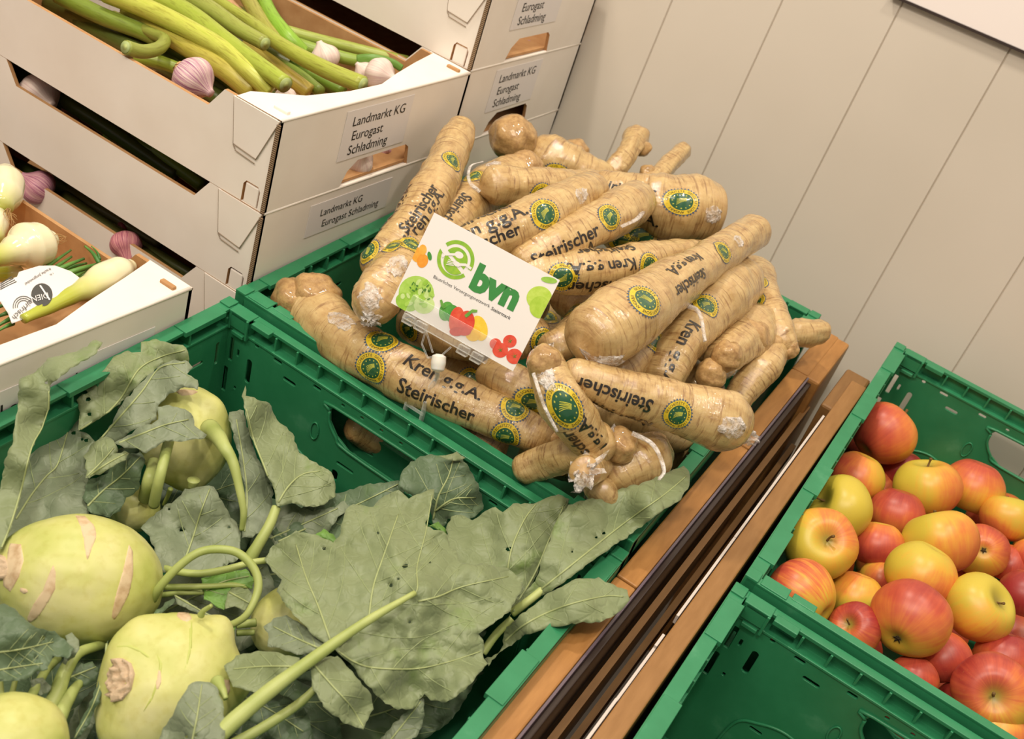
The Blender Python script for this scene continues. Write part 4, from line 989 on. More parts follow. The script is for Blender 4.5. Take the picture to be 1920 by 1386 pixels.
stem('green garlic stem reaching down to the middle of the flap', [Zp(1560, 350, -.05), Zp(1680, 420, -.045), Zp(1800, 515, -.045)], [11, 11], '8aa046', cut=(0, 0))
stem('dark green garlic stem right of the middle of the flap', [Zp(1640, 370, -.052), Zp(1780, 430, -.05), Zp(1930, 510, -.05)], [13, 12], '6d8a30', cut=(0, 0))
stem('thin green stem poking out of the lowest visible hand hole', [(640, 440, -.055), (662, 437, -.06), (672, 441, -.065)], [6, 5], 'a8b45c', o=BC[2]+BZ*.03)
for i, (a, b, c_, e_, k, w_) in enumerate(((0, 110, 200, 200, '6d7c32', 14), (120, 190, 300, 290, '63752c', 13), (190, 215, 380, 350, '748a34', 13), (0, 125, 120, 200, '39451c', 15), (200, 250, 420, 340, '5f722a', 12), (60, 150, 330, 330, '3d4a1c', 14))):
    stem(('green garlic stem in the shaded gap between the upper boxes, %s' % ['upper left', 'middle', 'lower right', 'beside the white bulb', 'close to the notch', 'lowest'][i]), [(a, b, -.035-.005*(i % 3)), ((a+c_)/2, (b+e_)/2-3, -.035), (c_, e_, -.045)], [w_, w_-1], k, cut=(0, 0), o=BC[1])  # dim greens: the shade between the boxes is put into the stem colours
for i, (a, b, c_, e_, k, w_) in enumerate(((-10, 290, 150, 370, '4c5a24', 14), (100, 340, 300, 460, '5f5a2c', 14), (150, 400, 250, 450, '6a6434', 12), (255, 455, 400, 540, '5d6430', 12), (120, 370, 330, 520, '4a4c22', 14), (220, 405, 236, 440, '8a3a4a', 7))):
    stem(('garlic stem in the dark gap above the onion box, %s' % ['far left', 'middle', 'on the brown wall', 'right of the crimson bulb', 'lowest', 'crimson neck'][i]), [(a, b, -.045), ((a+c_)/2, (b+e_)/2, -.04), (c_, e_, -.045)], [w_, w_-1], k, cut=(0, 0), o=BC[2])  # stems coloured darker to carry this gap's shade; the neck is crimson itself

# ------------------------------------------------------------------ spring onions
def uno(px, py, z): return onplane(px, py, PO+BZ*z, BZ)
ZO = lambda x, y: (x/4.075, 300+y/4.075)
def onion(label, pts, rad, greens=0, tip=None, hair=None):
    P = [uno(*ZO(x, y), z) for x, y, z in pts]; R = [k/4.075*mpp(P[0]) for k in rad]
    t = thing('spring_onion', label, 'onion', P[0], 'spring onions')
    v_, f_, a_ = tube(P, R, 26, 10*len(P)); n = 10*len(P)
    tipv = [min(1, max(0, (i/(n-1)-(tip or .6))/.35)) for i in range(n) for _ in range(26)]
    mesh('bulb', v_, f_, MONION, t, attrs={'surf': ('FLOAT_VECTOR', a_), 'tip': ('FLOAT', tipv)})
    if hair:
        rg = random.Random(len(ORG)); c_ = uno(*ZO(hair[0], hair[1]), hair[2])
        for k in range(hair[5]):
            e = uno(*ZO(hair[0]+hair[3]*rg.uniform(.4, 1)+rg.uniform(-25, 25), hair[1]+hair[4]*rg.uniform(.4, 1)+rg.uniform(-30, 30)), hair[2]+rg.uniform(-.004, .008))
            m_ = c_.lerp(e, .5)+Vector((rg.uniform(-1, 1), rg.uniform(-1, 1), rg.uniform(-1, 1)))*.005
            v_, f_, _ = tube([c_, m_, e], [.0004, .0002], 4, 9); mesh('root_hair', v_, f_, MHAIR, t)
    return t
onion('round white spring onion at the very left edge with hanging roots', [(40, 95, -.014), (45, 110, -.012), (40, 180, -.010), (20, 260, -.010), (0, 340, -.012), (-20, 385, -.015)], [20, 85, 138, 140, 100, 30], hair=(55, 370, -.005, 40, 120, 9))
onion('white spring onion half cut off at the left, below the first', [(-20, 370, -.02), (-20, 400, -.018), (-30, 480, -.018), (-40, 570, -.02), (-60, 620, -.02)], [20, 60, 92, 70, 30], hair=(70, 400, -.012, 60, 60, 5))
onion('biggest round white spring onion with its neck to the left', [(385, 600, -.010), (370, 612, -.008), (290, 640, -.006), (210, 660, -.005), (120, 690, -.004), (40, 720, -.003), (-60, 750, -.002)], [30, 80, 165, 178, 115, 85, 72], tip=.68, hair=(385, 590, -.008, 140, 10, 9))
onion('yellowish spring onion under the biggest one', [(150, 850, -.03), (100, 870, -.03), (20, 870, -.03), (-60, 870, -.03)], [50, 62, 62, 60], tip=.2)
onion('long spring onion with its yellow-green neck along the white flap', [(1000, 800, -.010), (985, 815, -.008), (900, 850, -.005), (790, 910, -.004), (680, 980, -.004), (560, 1030, -.002), (400, 1110, .0), (180, 1215, .0)], [20, 58, 108, 118, 96, 66, 52, 34], tip=.42)
gb = thing('onion_greens', 'bunch of dark green spring onion leaves under the paper label', 'greens', uno(*ZO(500, 780), -.03))
for i, (x0, y0, x1, y1, w_, z) in enumerate(((540, 690, 300, 860, 17, -.022), (545, 740, 340, 880, 20, -.026), (640, 755, 400, 860, 22, -.022), (650, 660, 760, 790, 18, -.015), (700, 660, 765, 760, 10, -.014), (770, 790, 480, 880, 24, -.02), (700, 820, 520, 920, 22, -.024), (660, 790, 460, 850, 18, -.03), (720, 850, 600, 900, 20, -.03),
        (-20, 1130, 90, 1090, 24, -.02), (-20, 1200, 100, 1160, 24, -.018), (-20, 1270, 110, 1200, 22, -.014), (-20, 1310, 100, 1250, 18, -.012), (0, 1060, 80, 1130, 22, -.024))):
    P = [uno(*ZO(x0, y0), z), uno(*ZO((x0+x1)/2+8, (y0+y1)/2-8), z+.003), uno(*ZO(x1, y1), z)]
    v_, f_, a_ = tube(P, [w_/4.075*mpp(P[0])*.5, w_/4.075*mpp(P[0])], 10); mesh('green_leaf', v_, f_, MGLEAF, gb)
# folded paper band with print
lb = thing('paper_band', 'white printed paper band wrapped round the spring onions', 'label', uno(*ZO(300, 1000), -.003))
pol = [ZO(*p) for p in ((-40, 960), (0, 940), (130, 892), (145, 855), (300, 808), (420, 806), (540, 850), (625, 912), (560, 975), (400, 1070), (250, 1160), (160, 1225), (90, 1252), (60, 1170), (0, 1080), (-40, 1040))]
def zband(px, py):
    u = ((px-75)*.75+(py-545)*.55)/60.; w_ = ((px-75)*-.45+(py-545)*.9)/45.
    return .000+.010*math.cos(max(-1.5, min(1.5, w_*.9)))-.004
inn = [(x, y) for x in range(0, 156, 7) for y in range(495, 612, 7) if inside((x, y), pol)]
pts, tr_, bd = tri2d(pol, (), inn)
v_, f_ = slab(pts, tr_, bd, lambda x, y: uno(x, y, zband(x, y)), lambda x, y: uno(x, y, zband(x, y)-.0006)); mesh('paper', v_, f_, MPAPER, lb)
def bandpoly(name, pts2, m, k=.0005):
    pts2 = [p for p in pts2]; pts, tr_, bd = tri2d(pts2); return mesh(name, [uno(x, y, zband(x, y)+k) for x, y in pts], tr_, m, lb, smooth=False)
def bandtext(s_, cx, cy, h, ang, m=MINKG, k=.0006, name='band_print', col=None):
    tv, tf = textmesh(s_, h/4.075, .0, 3.); ca, sa = math.cos(ang), math.sin(ang); X0, Y0 = ZO(cx, cy)
    mesh(name, [uno(X0+x*ca+y*sa, Y0+x*sa-y*ca, zband(X0+x*ca+y*sa, Y0+x*sa-y*ca)+k) for x, y in tv], tf, m, lb, smooth=False)
bandpoly('badge', [ZO(320+82*math.cos(a)*1., 1030+88*math.sin(a)) for a in [2*PI*i/24 for i in range(24)]], MINKG)
bandtext('DIEN', 305, 1050, 62, PI-.45+.2, MPAPER, .0009); pass
bandpoly('badge_line', [ZO(*p) for p in ((300, 960), (312, 955), (385, 1065), (375, 1072))], MPAPER, .0009)
bandtext('Steirfrisch', 190, 1130, 60, PI-.75)
for rr_ in (50, 66, 82):
    a_ = [math.radians(t) for t in range(170, 330, 10)]
    bandpoly('badge_arc', [ZO(180+rr_*math.cos(t), 1120+rr_*math.sin(t)) for t in a_]+[ZO(180+(rr_-5)*math.cos(t), 1120+(rr_-5)*math.sin(t)) for t in a_[::-1]], MINKG)
bandtext('frische Jungzwiebel', 290, 890, 30, PI-.55); bandtext('1 St.', 395, 872, 20, PI-.55)
for i in range(4): bandpoly('fine_print', [ZO(*p) for p in ((0, 985-14*i), (125-12*i, 925-12*i), (128-12*i, 930-12*i), (3, 991-14*i))], MINKG)

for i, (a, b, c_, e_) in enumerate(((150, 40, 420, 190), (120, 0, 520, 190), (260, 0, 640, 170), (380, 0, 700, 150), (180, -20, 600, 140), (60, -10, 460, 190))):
    stem('shaded garlic stem at the bottom of the top box pile, %s' % ['nearest', 'second', 'third', 'farthest', 'crossing', 'leaning'][i], [(a, b, -.070), ((a+c_)/2, (b+e_)/2-6, -.062), (c_, e_, -.070)], [17, 15], ['55632a', '5d6a2c', '66702f', '5a6329', '4f5c26', '626a30'][i], cut=(0, 0))  # filler stems in dark greens, the shadow under the pile painted into them
# ------------------------------------------------------------------ kohlrabi bulbs
class Blob:
    """a lumpy bulb: centre at a photo point, radii (right, up, toward the camera) in metres; bumps = (dir, sharpness, height)"""
    def __init__(s, label, px, py, z, rx, ry, rz, rot=0., bumps=(), seed=0., name='kohlrabi'):
        s.c = un(px, py, z); k = mpp(s.c); s.fw = (CAMP-s.c).normalized()
        R_ = (r-s.fw*r.dot(s.fw)).normalized(); U_ = s.fw.cross(R_); 
        s.X = R_*math.cos(rot)+U_*math.sin(rot); s.Y = U_*math.cos(rot)-R_*math.sin(rot); s.r = (rx*k, ry*k, rz*k); s.seed = seed
        s.b = [((Vector(dv).normalized()), sh_, h) for dv, sh_, h in bumps]
        s.t = thing(name, label, 'kohlrabi', s.c, 'kohlrabi in the front crate')
        bm = bmesh.new(); bmesh.ops.create_icosphere(bm, subdivisions=6, radius=1); vs_ = [s.pos(v.co) for v in bm.verts]
        fs = [tuple(v.index for v in f_.verts) for f_ in bm.faces]; bm.free(); s.body = mesh('bulb', vs_, fs, MKOHL, s.t)
    def k(s, q):
        v_ = 1+.035*noise.noise(q*1.7+Vector((s.seed, 0, 0)))+.008*noise.noise(q*6+Vector((0, s.seed, 0)))
        for dv, sh_, h in s.b: v_ += h*math.exp(-sh_*(1-q.dot(dv)))
        return v_
    def pos(s, q, off=0.):
        q = q.normalized(); kk = s.k(q); return s.c+(s.X*(q.x*s.r[0])+s.Y*(q.y*s.r[1])+s.fw*(q.z*s.r[2]))*kk+(s.X*q.x+s.Y*q.y+s.fw*q.z)*off
    def hit(s, px, py, off=.0004):
        v = ray(px, py); o = CAMP-s.c; kk = 1.
        for _ in range(6):
            a = [v.dot(s.X)/s.r[0], v.dot(s.Y)/s.r[1], v.dot(s.fw)/s.r[2]]; b = [o.dot(s.X)/s.r[0], o.dot(s.Y)/s.r[1], o.dot(s.fw)/s.r[2]]
            A = sum(x*x for x in a); B_ = 2*sum(x*y for x, y in zip(a, b)); C_ = sum(x*x for x in b)-kk*kk; D_ = max(0., B_*B_-4*A*C_)
            t = (-B_-math.sqrt(D_))/(2*A); q = Vector([y+t*x for x, y in zip(a, b)]).normalized(); kk = s.k(q)
        return s.pos(q, off)
    def patch(s, name, poly, m, off=.0005):
        x0, x1 = min(p[0] for p in poly), max(p[0] for p in poly); y0, y1 = min(p[1] for p in poly), max(p[1] for p in poly); st_ = max(4, (x1-x0)/14)
        inn = []; x = x0
        while x < x1:
            y = y0
            while y < y1:
                if inside((x, y), poly): inn.append((x, y))
                y += st_
            x += st_
        pts, tr_, bd = tri2d(poly, (), inn); bs_ = {i for e in bd for i in e}
        rk = .9 if m is MKROOT else .0
        vs_ = [s.hit(x, y, -.0003 if i in bs_ else off*(1+rk*2*noise.noise(Vector((x*.13, y*.13, 3))))) for i, (x, y) in enumerate(pts)]
        return mesh(name, vs_, tr_, m, s.t)
Q8 = lambda L_: [(x/3, 924+y/3) for x, y in L_]
Q2 = lambda L_: [(x/3, 600+y/3) for x, y in L_]
Q3 = lambda L_: [(400+x/2.1333, 800+y/2.1333) for x, y in L_]
K1 = Blob('big round kohlrabi at the left edge with long corky scars', 150, 1087, -.050, 150, 122, 120, -.12, bumps=(((-1, .05, .1), 9, .06), ((0, 0, 1), 1, .0)), seed=2)
K1.patch('leaf_scar', Q8([(415, 122), (480, 130), (530, 180), (545, 240), (520, 310), (490, 385), (478, 330), (470, 260), (450, 190)]), MSCAR)
K1.patch('leaf_scar', Q8([(725, 285), (748, 340), (752, 430), (735, 540), (690, 650), (640, 720), (625, 700), (650, 580), (690, 440)]), MSCAR)
K1.patch('leaf_scar', Q8([(300, 400), (318, 460), (315, 540), (270, 620), (215, 700), (170, 735), (150, 710), (180, 640), (240, 550)]), MSCAR)
K1.patch('leaf_scar', Q8([(60, 280), (120, 290), (135, 380), (110, 470), (60, 560), (20, 530), (10, 440), (40, 360)]), MSCAR)
K1.patch('root_end', Q8([(0, 345), (30, 360), (52, 410), (45, 460), (20, 490), (-20, 500), (-30, 350)]), MKROOT, .003)
K1.patch('leaf_scar', Q8([(110, 530), (150, 540), (160, 560), (130, 572), (108, 556)]), MSCAR)
K2 = Blob('knobbly kohlrabi with a rough root end at the bottom', 318, 1290, -.055, 128, 140, 110, -.35, bumps=(((.32, .95, .25), 34, .17), ((.95, .42, .25), 30, .20), ((-.85, .25, .5), 18, .14), ((-.75, .62, .3), 24, .10), ((.8, -.1, .6), 40, .08), ((-.2, .5, .85), 12, -.05), ((-.5, -.8, .3), 20, .10)), seed=7)
MRIDGE = mat('green_skin_ridge', hx('bcc468'), .45)
K2.patch('skin_ridge', Q8([(1070, 680), (1085, 760), (1078, 880), (1050, 980), (1030, 1010), (1045, 960), (1062, 870), (1066, 760)]), MRIDGE, .0004)
K2.patch('skin_ridge', Q8([(880, 900), (915, 960), (900, 1060), (850, 1180), (800, 1240), (850, 1150), (885, 1050), (895, 960)]), MRIDGE, .0004)
K2.patch('skin_ridge', Q8([(650, 860), (720, 850), (790, 880), (850, 930), (840, 935), (780, 895), (710, 868), (655, 875)]), MRIDGE, .0004)
K2.patch('root_end', Q8([(640, 960), (690, 930), (740, 960), (760, 1020), (740, 1110), (690, 1170), (640, 1180), (610, 1120), (615, 1040)]), MKROOT, .003)
K2.patch('leaf_scar', Q8([(1240, 1045), (1290, 1050), (1300, 1110), (1270, 1150), (1245, 1110)]), MSCAR)
K2.patch('leaf_scar', Q8([(1010, 665), (1060, 672), (1080, 710), (1050, 730), (1010, 712), (990, 690)]), MSCAR)
K2.patch('leaf_scar', Q8([(890, 990), (905, 1000), (910, 1060), (890, 1110), (868, 1110), (880, 1050)]), MSCAR)
K3 = Blob('kohlrabi standing upright near the crate corner under drooping leaves', 346, 818, -.05, 82, 100, 80, .12, bumps=(((.75, .45, .45), 18, .14), ((-.2, .9, .3), 12, .10), ((.1, -.95, .3), 20, .05), ((.9, -.2, .3), 14, .06)), seed=11)
K3.patch('leaf_scar', Q2([(985, 400), (1030, 385), (1090, 395), (1120, 405), (1080, 425), (1020, 430)]), MSCAR)
K4 = Blob('kohlrabi cut off by the bottom left corner of the picture', 18, 1402, -.03, 105, 100, 90, .2, seed=19)
K5 = Blob('small pale kohlrabi half hidden in the middle of the leaves', 252, 955, -.085, 46, 44, 50, .2, seed=23)
K6 = Blob('kohlrabi mostly covered by the biggest leaf', 545, 1165, -.075, 76, 66, 60, .4, seed=29)

# ------------------------------------------------------------------ kohlrabi leaves
class Leaf:
    def __init__(s, label, outline, anchors, m=0, amp=.006, mids=(), auto=True, stalk=None, tooth=2.2, holes=(), veincol=None, seed=None, step=11, parent=None, bend=None):
        s.A = anchors; s.amp = amp; s.seed = seed if seed is not None else len(ORG)*3.1
        # refine and serrate the outline
        out = []; rg = random.Random(int(s.seed*10)); n = len(outline)
        per = 0
        for i in range(n):
            a, b = outline[i], outline[(i+1) % n]; dl = math.hypot(b[0]-a[0], b[1]-a[1]); c_ = max(1, int(dl/6.5))
            nx, ny = -(b[1]-a[1])/max(dl, 1e-6), (b[0]-a[0])/max(dl, 1e-6)
            for j in range(c_):
                t = j/c_; per += 1
                w_ = tooth*(noise.noise(Vector((per*.55, s.seed, 0)))*1.5+(.45 if per % 3 == 0 else -.15))+tooth*1.6*noise.noise(Vector((per*.17, 0, s.seed)))
                out.append((a[0]+(b[0]-a[0])*t+nx*w_, a[1]+(b[1]-a[1])*t+ny*w_))
        s.out = out
        s.mids = [list(m_) for m_ in mids]
        x0, x1 = min(p[0] for p in out), max(p[0] for p in out); y0, y1 = min(p[1] for p in out), max(p[1] for p in out)
        inn = []; x = x0; k = 0
        while x < x1:
            y = y0+(k % 2)*step*.5; k += 1
            while y < y1:
                if inside((x, y), out): inn.append((x, y))
                y += step
            x += step*.87
        hl = []
        for hx_, hy_, hr in holes: hl.append([(hx_+hr*(1+.3*math.sin(i*2.1+hx_))*math.cos(i*PI/4), hy_+hr*(1+.3*math.cos(i*1.7))*math.sin(i*PI/4)) for i in range(8)])
        inn = [p for p in inn if not any(math.hypot(p[0]-h[0], p[1]-h[1]) < h[2]*1.6 for h in holes)]
        veins = [(m_, 3.2) for m_ in s.mids]
        if auto:
            for m_ in s.mids:
                L_ = len(m_)
                for i in range(1, 8):
                    u = i/8.*(L_-1); q0 = int(u); t = u-q0; a, b = m_[q0], m_[min(q0+1, L_-1)]; px, py = a[0]+(b[0]-a[0])*t, a[1]+(b[1]-a[1])*t
                    dx, dy = b[0]-a[0], b[1]-a[1]; l_ = math.hypot(dx, dy) or 1; dx, dy = dx/l_, dy/l_
                    sd = 1 if i % 2 else -1; an = (.75+.2*rg.random())*sd; vx, vy = dx*math.cos(an)-dy*math.sin(an), dx*math.sin(an)+dy*math.cos(an); line = [(px, py)]
                    for j in range(16):
                        an += -sd*.035+rg.uniform(-.07, .07); vx, vy = dx*math.cos(an)-dy*math.sin(an), dx*math.sin(an)+dy*math.cos(an)
                        px += vx*11; py += vy*11
                        if not inside((px+vx*7, py+vy*7), out): break
                        line.append((px, py))
                    if len(line) > 2: veins.append((line, 1.45))
        s.veins = veins; fine = []
        for line, w_ in veins:
            P2 = catmull([Vector((x, y, 0)) for x, y in line], max(4, int(sum(math.hypot(line[i+1][0]-line[i][0], line[i+1][1]-line[i][1]) for i in range(len(line)-1))/6)))
            fine.append(([(p_.x, p_.y) for p_ in P2], w_))
        fine = [([p_ for p_ in ln if inside(p_, out)], w_) for ln, w_ in fine]; fine = [q_ for q_ in fine if len(q_[0]) > 2]
        veins = fine; vp = [p_ for ln, w_ in fine for p_ in ln]
        inn = [p_ for p_ in inn if all(abs(p_[0]-v_[0])+abs(p_[1]-v_[1]) > 4 for v_ in vp)]+vp
        pts, tr_, bd = tri2d(out, hl, inn)
        vs_, fs = slab(pts, tr_, bd, lambda x, y: s.p(x, y), lambda x, y: s.p(x, y, -.0008))
        org = s.p(*outline[0])
        s.t = parent or thing('kohlrabi_leaf', label, 'leaf', org, 'kohlrabi leaves')
        mesh('leaf_blade', vs_, fs, MLEAF[m] if isinstance(m, int) else m, s.t)
        for line, w_ in veins:
            big = w_ > 2; P = [s.p(x, y, .0003 if big else .0001) for x, y in line]
            R = [w_*.66*mpp(P[0]), w_*(.4 if big else .5)*mpp(P[0])]
            v_, f_, _ = tube(P, R, 6, len(P), True, .8); mesh('leaf_vein', v_, f_, veincol or (MVEIN if big else MVEIND), s.t)
        if stalk: s.stalk(stalk)
    def stalk(s, pts, m=None):
        P = [un(a, b, z) for a, b, z, w_ in pts]; v_, f_, _ = tube(P, [w_*mpp(p) for p, (_, _, _, w_) in zip(P, pts)], 14, 8*len(P)); mesh('leaf_stalk', v_, f_, m or MSTALK, s.t)
    def z(s, x, y):
        wt = 0; zz = 0
        for ax, ay, az in s.A:
            d2 = (x-ax)**2+(y-ay)**2+60.; w_ = 1/d2**1.1; wt += w_; zz += az*w_
        zz /= wt
        zz += s.amp*(noise.noise(Vector((x/70, y/70, s.seed)))*1.1+noise.noise(Vector((x/26, y/26, s.seed)))*.45+.18*noise.noise(Vector((x/9, y/9, s.seed))))
        return zz
    def p(s, x, y, off=0.):
        zz = s.z(x, y)
        if s.veins_near(x, y): zz += .0008
        return un(x, y, zz+off)
    def veins_near(s, x, y): return False
L0 = []
# background of dark leaves first (they fill the crate between the bulbs)
def back(label, pts, z, m, mids=(), **k): return Leaf(label, pts, [(pts[0][0], pts[0][1], z-.012), (pts[len(pts)//2][0], pts[len(pts)//2][1], z+.004), (pts[len(pts)//4][0], pts[len(pts)//4][1], z-.006)], m, .012, mids, **k)
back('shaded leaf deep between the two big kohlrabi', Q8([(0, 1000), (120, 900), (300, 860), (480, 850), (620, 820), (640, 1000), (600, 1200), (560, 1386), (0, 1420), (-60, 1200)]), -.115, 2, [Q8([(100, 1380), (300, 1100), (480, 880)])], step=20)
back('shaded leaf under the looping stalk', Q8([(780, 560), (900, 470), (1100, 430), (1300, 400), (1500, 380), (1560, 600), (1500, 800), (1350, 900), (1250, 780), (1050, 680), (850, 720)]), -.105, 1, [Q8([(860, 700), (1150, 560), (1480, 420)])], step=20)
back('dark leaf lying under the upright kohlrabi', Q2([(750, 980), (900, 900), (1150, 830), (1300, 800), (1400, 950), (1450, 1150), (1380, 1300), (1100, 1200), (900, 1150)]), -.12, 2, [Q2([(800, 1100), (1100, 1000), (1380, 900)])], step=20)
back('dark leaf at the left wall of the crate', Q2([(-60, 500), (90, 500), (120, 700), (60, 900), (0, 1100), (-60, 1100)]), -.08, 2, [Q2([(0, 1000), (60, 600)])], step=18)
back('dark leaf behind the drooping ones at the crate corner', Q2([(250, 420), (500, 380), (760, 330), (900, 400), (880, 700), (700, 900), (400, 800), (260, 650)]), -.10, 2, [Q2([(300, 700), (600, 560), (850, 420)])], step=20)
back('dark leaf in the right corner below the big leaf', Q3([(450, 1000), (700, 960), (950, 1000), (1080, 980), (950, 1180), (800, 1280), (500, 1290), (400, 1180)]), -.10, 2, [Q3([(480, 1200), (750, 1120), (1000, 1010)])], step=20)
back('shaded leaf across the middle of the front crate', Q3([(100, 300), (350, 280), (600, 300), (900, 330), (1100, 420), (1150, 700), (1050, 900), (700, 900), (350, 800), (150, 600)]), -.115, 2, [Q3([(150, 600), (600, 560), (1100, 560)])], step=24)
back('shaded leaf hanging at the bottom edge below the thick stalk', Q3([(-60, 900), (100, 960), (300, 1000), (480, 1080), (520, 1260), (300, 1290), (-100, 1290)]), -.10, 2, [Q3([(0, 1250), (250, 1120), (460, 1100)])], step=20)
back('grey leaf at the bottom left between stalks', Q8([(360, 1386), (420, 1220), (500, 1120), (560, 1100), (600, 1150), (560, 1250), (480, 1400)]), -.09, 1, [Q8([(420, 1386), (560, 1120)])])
# grey middle layer
Leaf('grey leaf lying flat against the left kohlrabi', Q2([(250, 440), (350, 430), (420, 450), (460, 500), (440, 620), (500, 650), (540, 690), (500, 750), (480, 800), (500, 900), (470, 1000), (500, 1090), (420, 1180), (200, 1220), (30, 1260), (60, 1000), (110, 800), (200, 560)]), [(60, 960, -.05), (160, 760, -.035), (165, 960, -.045), (90, 800, -.045)], 1, .008, [Q2([(90, 1120), (180, 980), (260, 880), (320, 820), (360, 700), (400, 560)])], holes=((138, 812, 4), (162, 826, 4), (154, 824, 3)))
Leaf('dark leaf with browned edge left of the upright kohlrabi', Q2([(500, 900), (600, 860), (640, 800), (720, 760), (790, 740), (820, 790), (800, 870), (780, 950), (710, 1000), (680, 1080), (620, 1110), (510, 1090), (465, 1000)]), [(160, 930, -.04), (260, 860, -.02), (215, 960, -.05)], 2, .006, [Q2([(480, 1060), (580, 960), (680, 880), (790, 770)])])
Leaf('small pale leaf tip in front of the dark browned leaf', Q2([(470, 770), (540, 690), (600, 665), (650, 700), (660, 740), (600, 800), (560, 850), (490, 890)]), [(160, 860, -.03), (215, 840, -.02), (180, 890, -.03)], 0, .004, [Q2([(490, 880), (580, 790), (640, 720)])])
Leaf('narrow rolled pale leaf tip pointing right', Q2([(485, 880), (560, 820), (640, 760), (700, 735), (728, 750), (710, 790), (640, 820), (560, 870), (500, 895)]), [(165, 895, -.022), (240, 850, -.012), (200, 870, -.010)], 0, .002, [Q2([(490, 886), (600, 810), (715, 748)])], auto=False)
Leaf('leaf with a small hole lying in the centre between the kohlrabi', Q2([(790, 1170), (830, 1120), (940, 1030), (1000, 1000), (1040, 950), (1130, 930), (1200, 940), (1240, 1020), (1290, 1090), (1340, 1160), (1355, 1300), (1345, 1340), (1200, 1420), (1000, 1440), (900, 1420), (870, 1300), (840, 1220)]), [(290, 1000, -.055), (390, 930, -.03), (440, 1010, -.05), (340, 1060, -.06)], 1, .006, [Q2([(1020, 1400), (1080, 1240), (1130, 1080), (1180, 950)])], holes=((341, 993, 5), (429, 989, 3), (317, 955, 2.5)))
Leaf('narrow grey leaf standing left of the folded one at the crate wall', Q2([(1290, 520), (1370, 510), (1390, 600), (1430, 720), (1500, 860), (1540, 980), (1520, 1100), (1500, 1180), (1420, 1220), (1355, 1230), (1360, 1150), (1385, 1050), (1370, 920), (1340, 780), (1310, 640)]), [(440, 780, -.02), (500, 950, -.05), (460, 1000, -.055), (480, 870, -.035)], 1, .005, [Q2([(1375, 1190), (1390, 1000), (1370, 800), (1330, 560)])])
Leaf('folded grey-green leaf drooping beside the green end wall', Q2([(1365, 430), (1375, 370), (1385, 420), (1470, 460), (1520, 465), (1560, 560), (1640, 640), (1690, 740), (1760, 800), (1850, 840), (1880, 900), (1890, 990), (1820, 1040), (1760, 1060), (1640, 1030), (1560, 1050), (1540, 960), (1500, 860), (1440, 720), (1390, 590)]), [(460, 750, .0), (510, 900, -.03), (600, 900, -.035), (620, 940, -.04), (530, 800, -.03)], 0, .006, [Q2([(1555, 1040), (1500, 860), (1430, 680), (1385, 500)]), Q2([(1555, 1045), (1620, 940), (1700, 870), (1800, 850)])], stalk=[(518, 952, -.04, 9), (505, 985, -.045, 10), (485, 1020, -.055, 11), (468, 1048, -.065, 13)])
Leaf('shaded leaf edge under the folded one', Q2([(1540, 1060), (1640, 1040), (1780, 1070), (1880, 1050), (1960, 1000), (1990, 1060), (1900, 1110), (1860, 1180), (1800, 1260), (1700, 1290), (1560, 1290), (1500, 1200)]), [(530, 960, -.06), (640, 960, -.05), (580, 1020, -.07)], 1, .006, [Q2([(1520, 1230), (1700, 1150), (1900, 1060)])])
Leaf('wide dark leaf rising behind the biggest leaf', Q3([(230, 430), (310, 340), (420, 300), (520, 260), (600, 235), (740, 215), (770, 260), (700, 330), (600, 360), (560, 420), (510, 480), (420, 470), (330, 450), (260, 480)]), [(520, 1000, -.06), (740, 910, -.03), (600, 990, -.06)], 2, .006, [Q3([(260, 460), (430, 380), (600, 300), (740, 230)])])
Leaf('dark leaf with curled tip leaning on the shared crate rim', Q3([(750, 180), (790, 140), (870, 110), (930, 118), (1000, 122), (1035, 190), (1075, 270), (1080, 330), (1020, 380), (940, 370), (920, 400), (880, 390), (860, 300), (800, 280), (740, 240)]), [(760, 880, -.01), (870, 870, .004), (900, 960, -.02), (810, 990, -.04), (880, 900, -.005)], 2, .005, [Q3([(880, 370), (900, 280), (940, 200), (960, 130)]), Q3([(885, 340), (960, 290), (1050, 285)])])
Leaf('small curled leaf edge on top of the dark leaf at the rim', Q3([(900, 118), (960, 108), (975, 98), (990, 115), (1010, 125), (990, 135), (940, 135)]), [(820, 850, .006), (870, 855, .014), (850, 860, .008)], 0, .002, (), tooth=1)
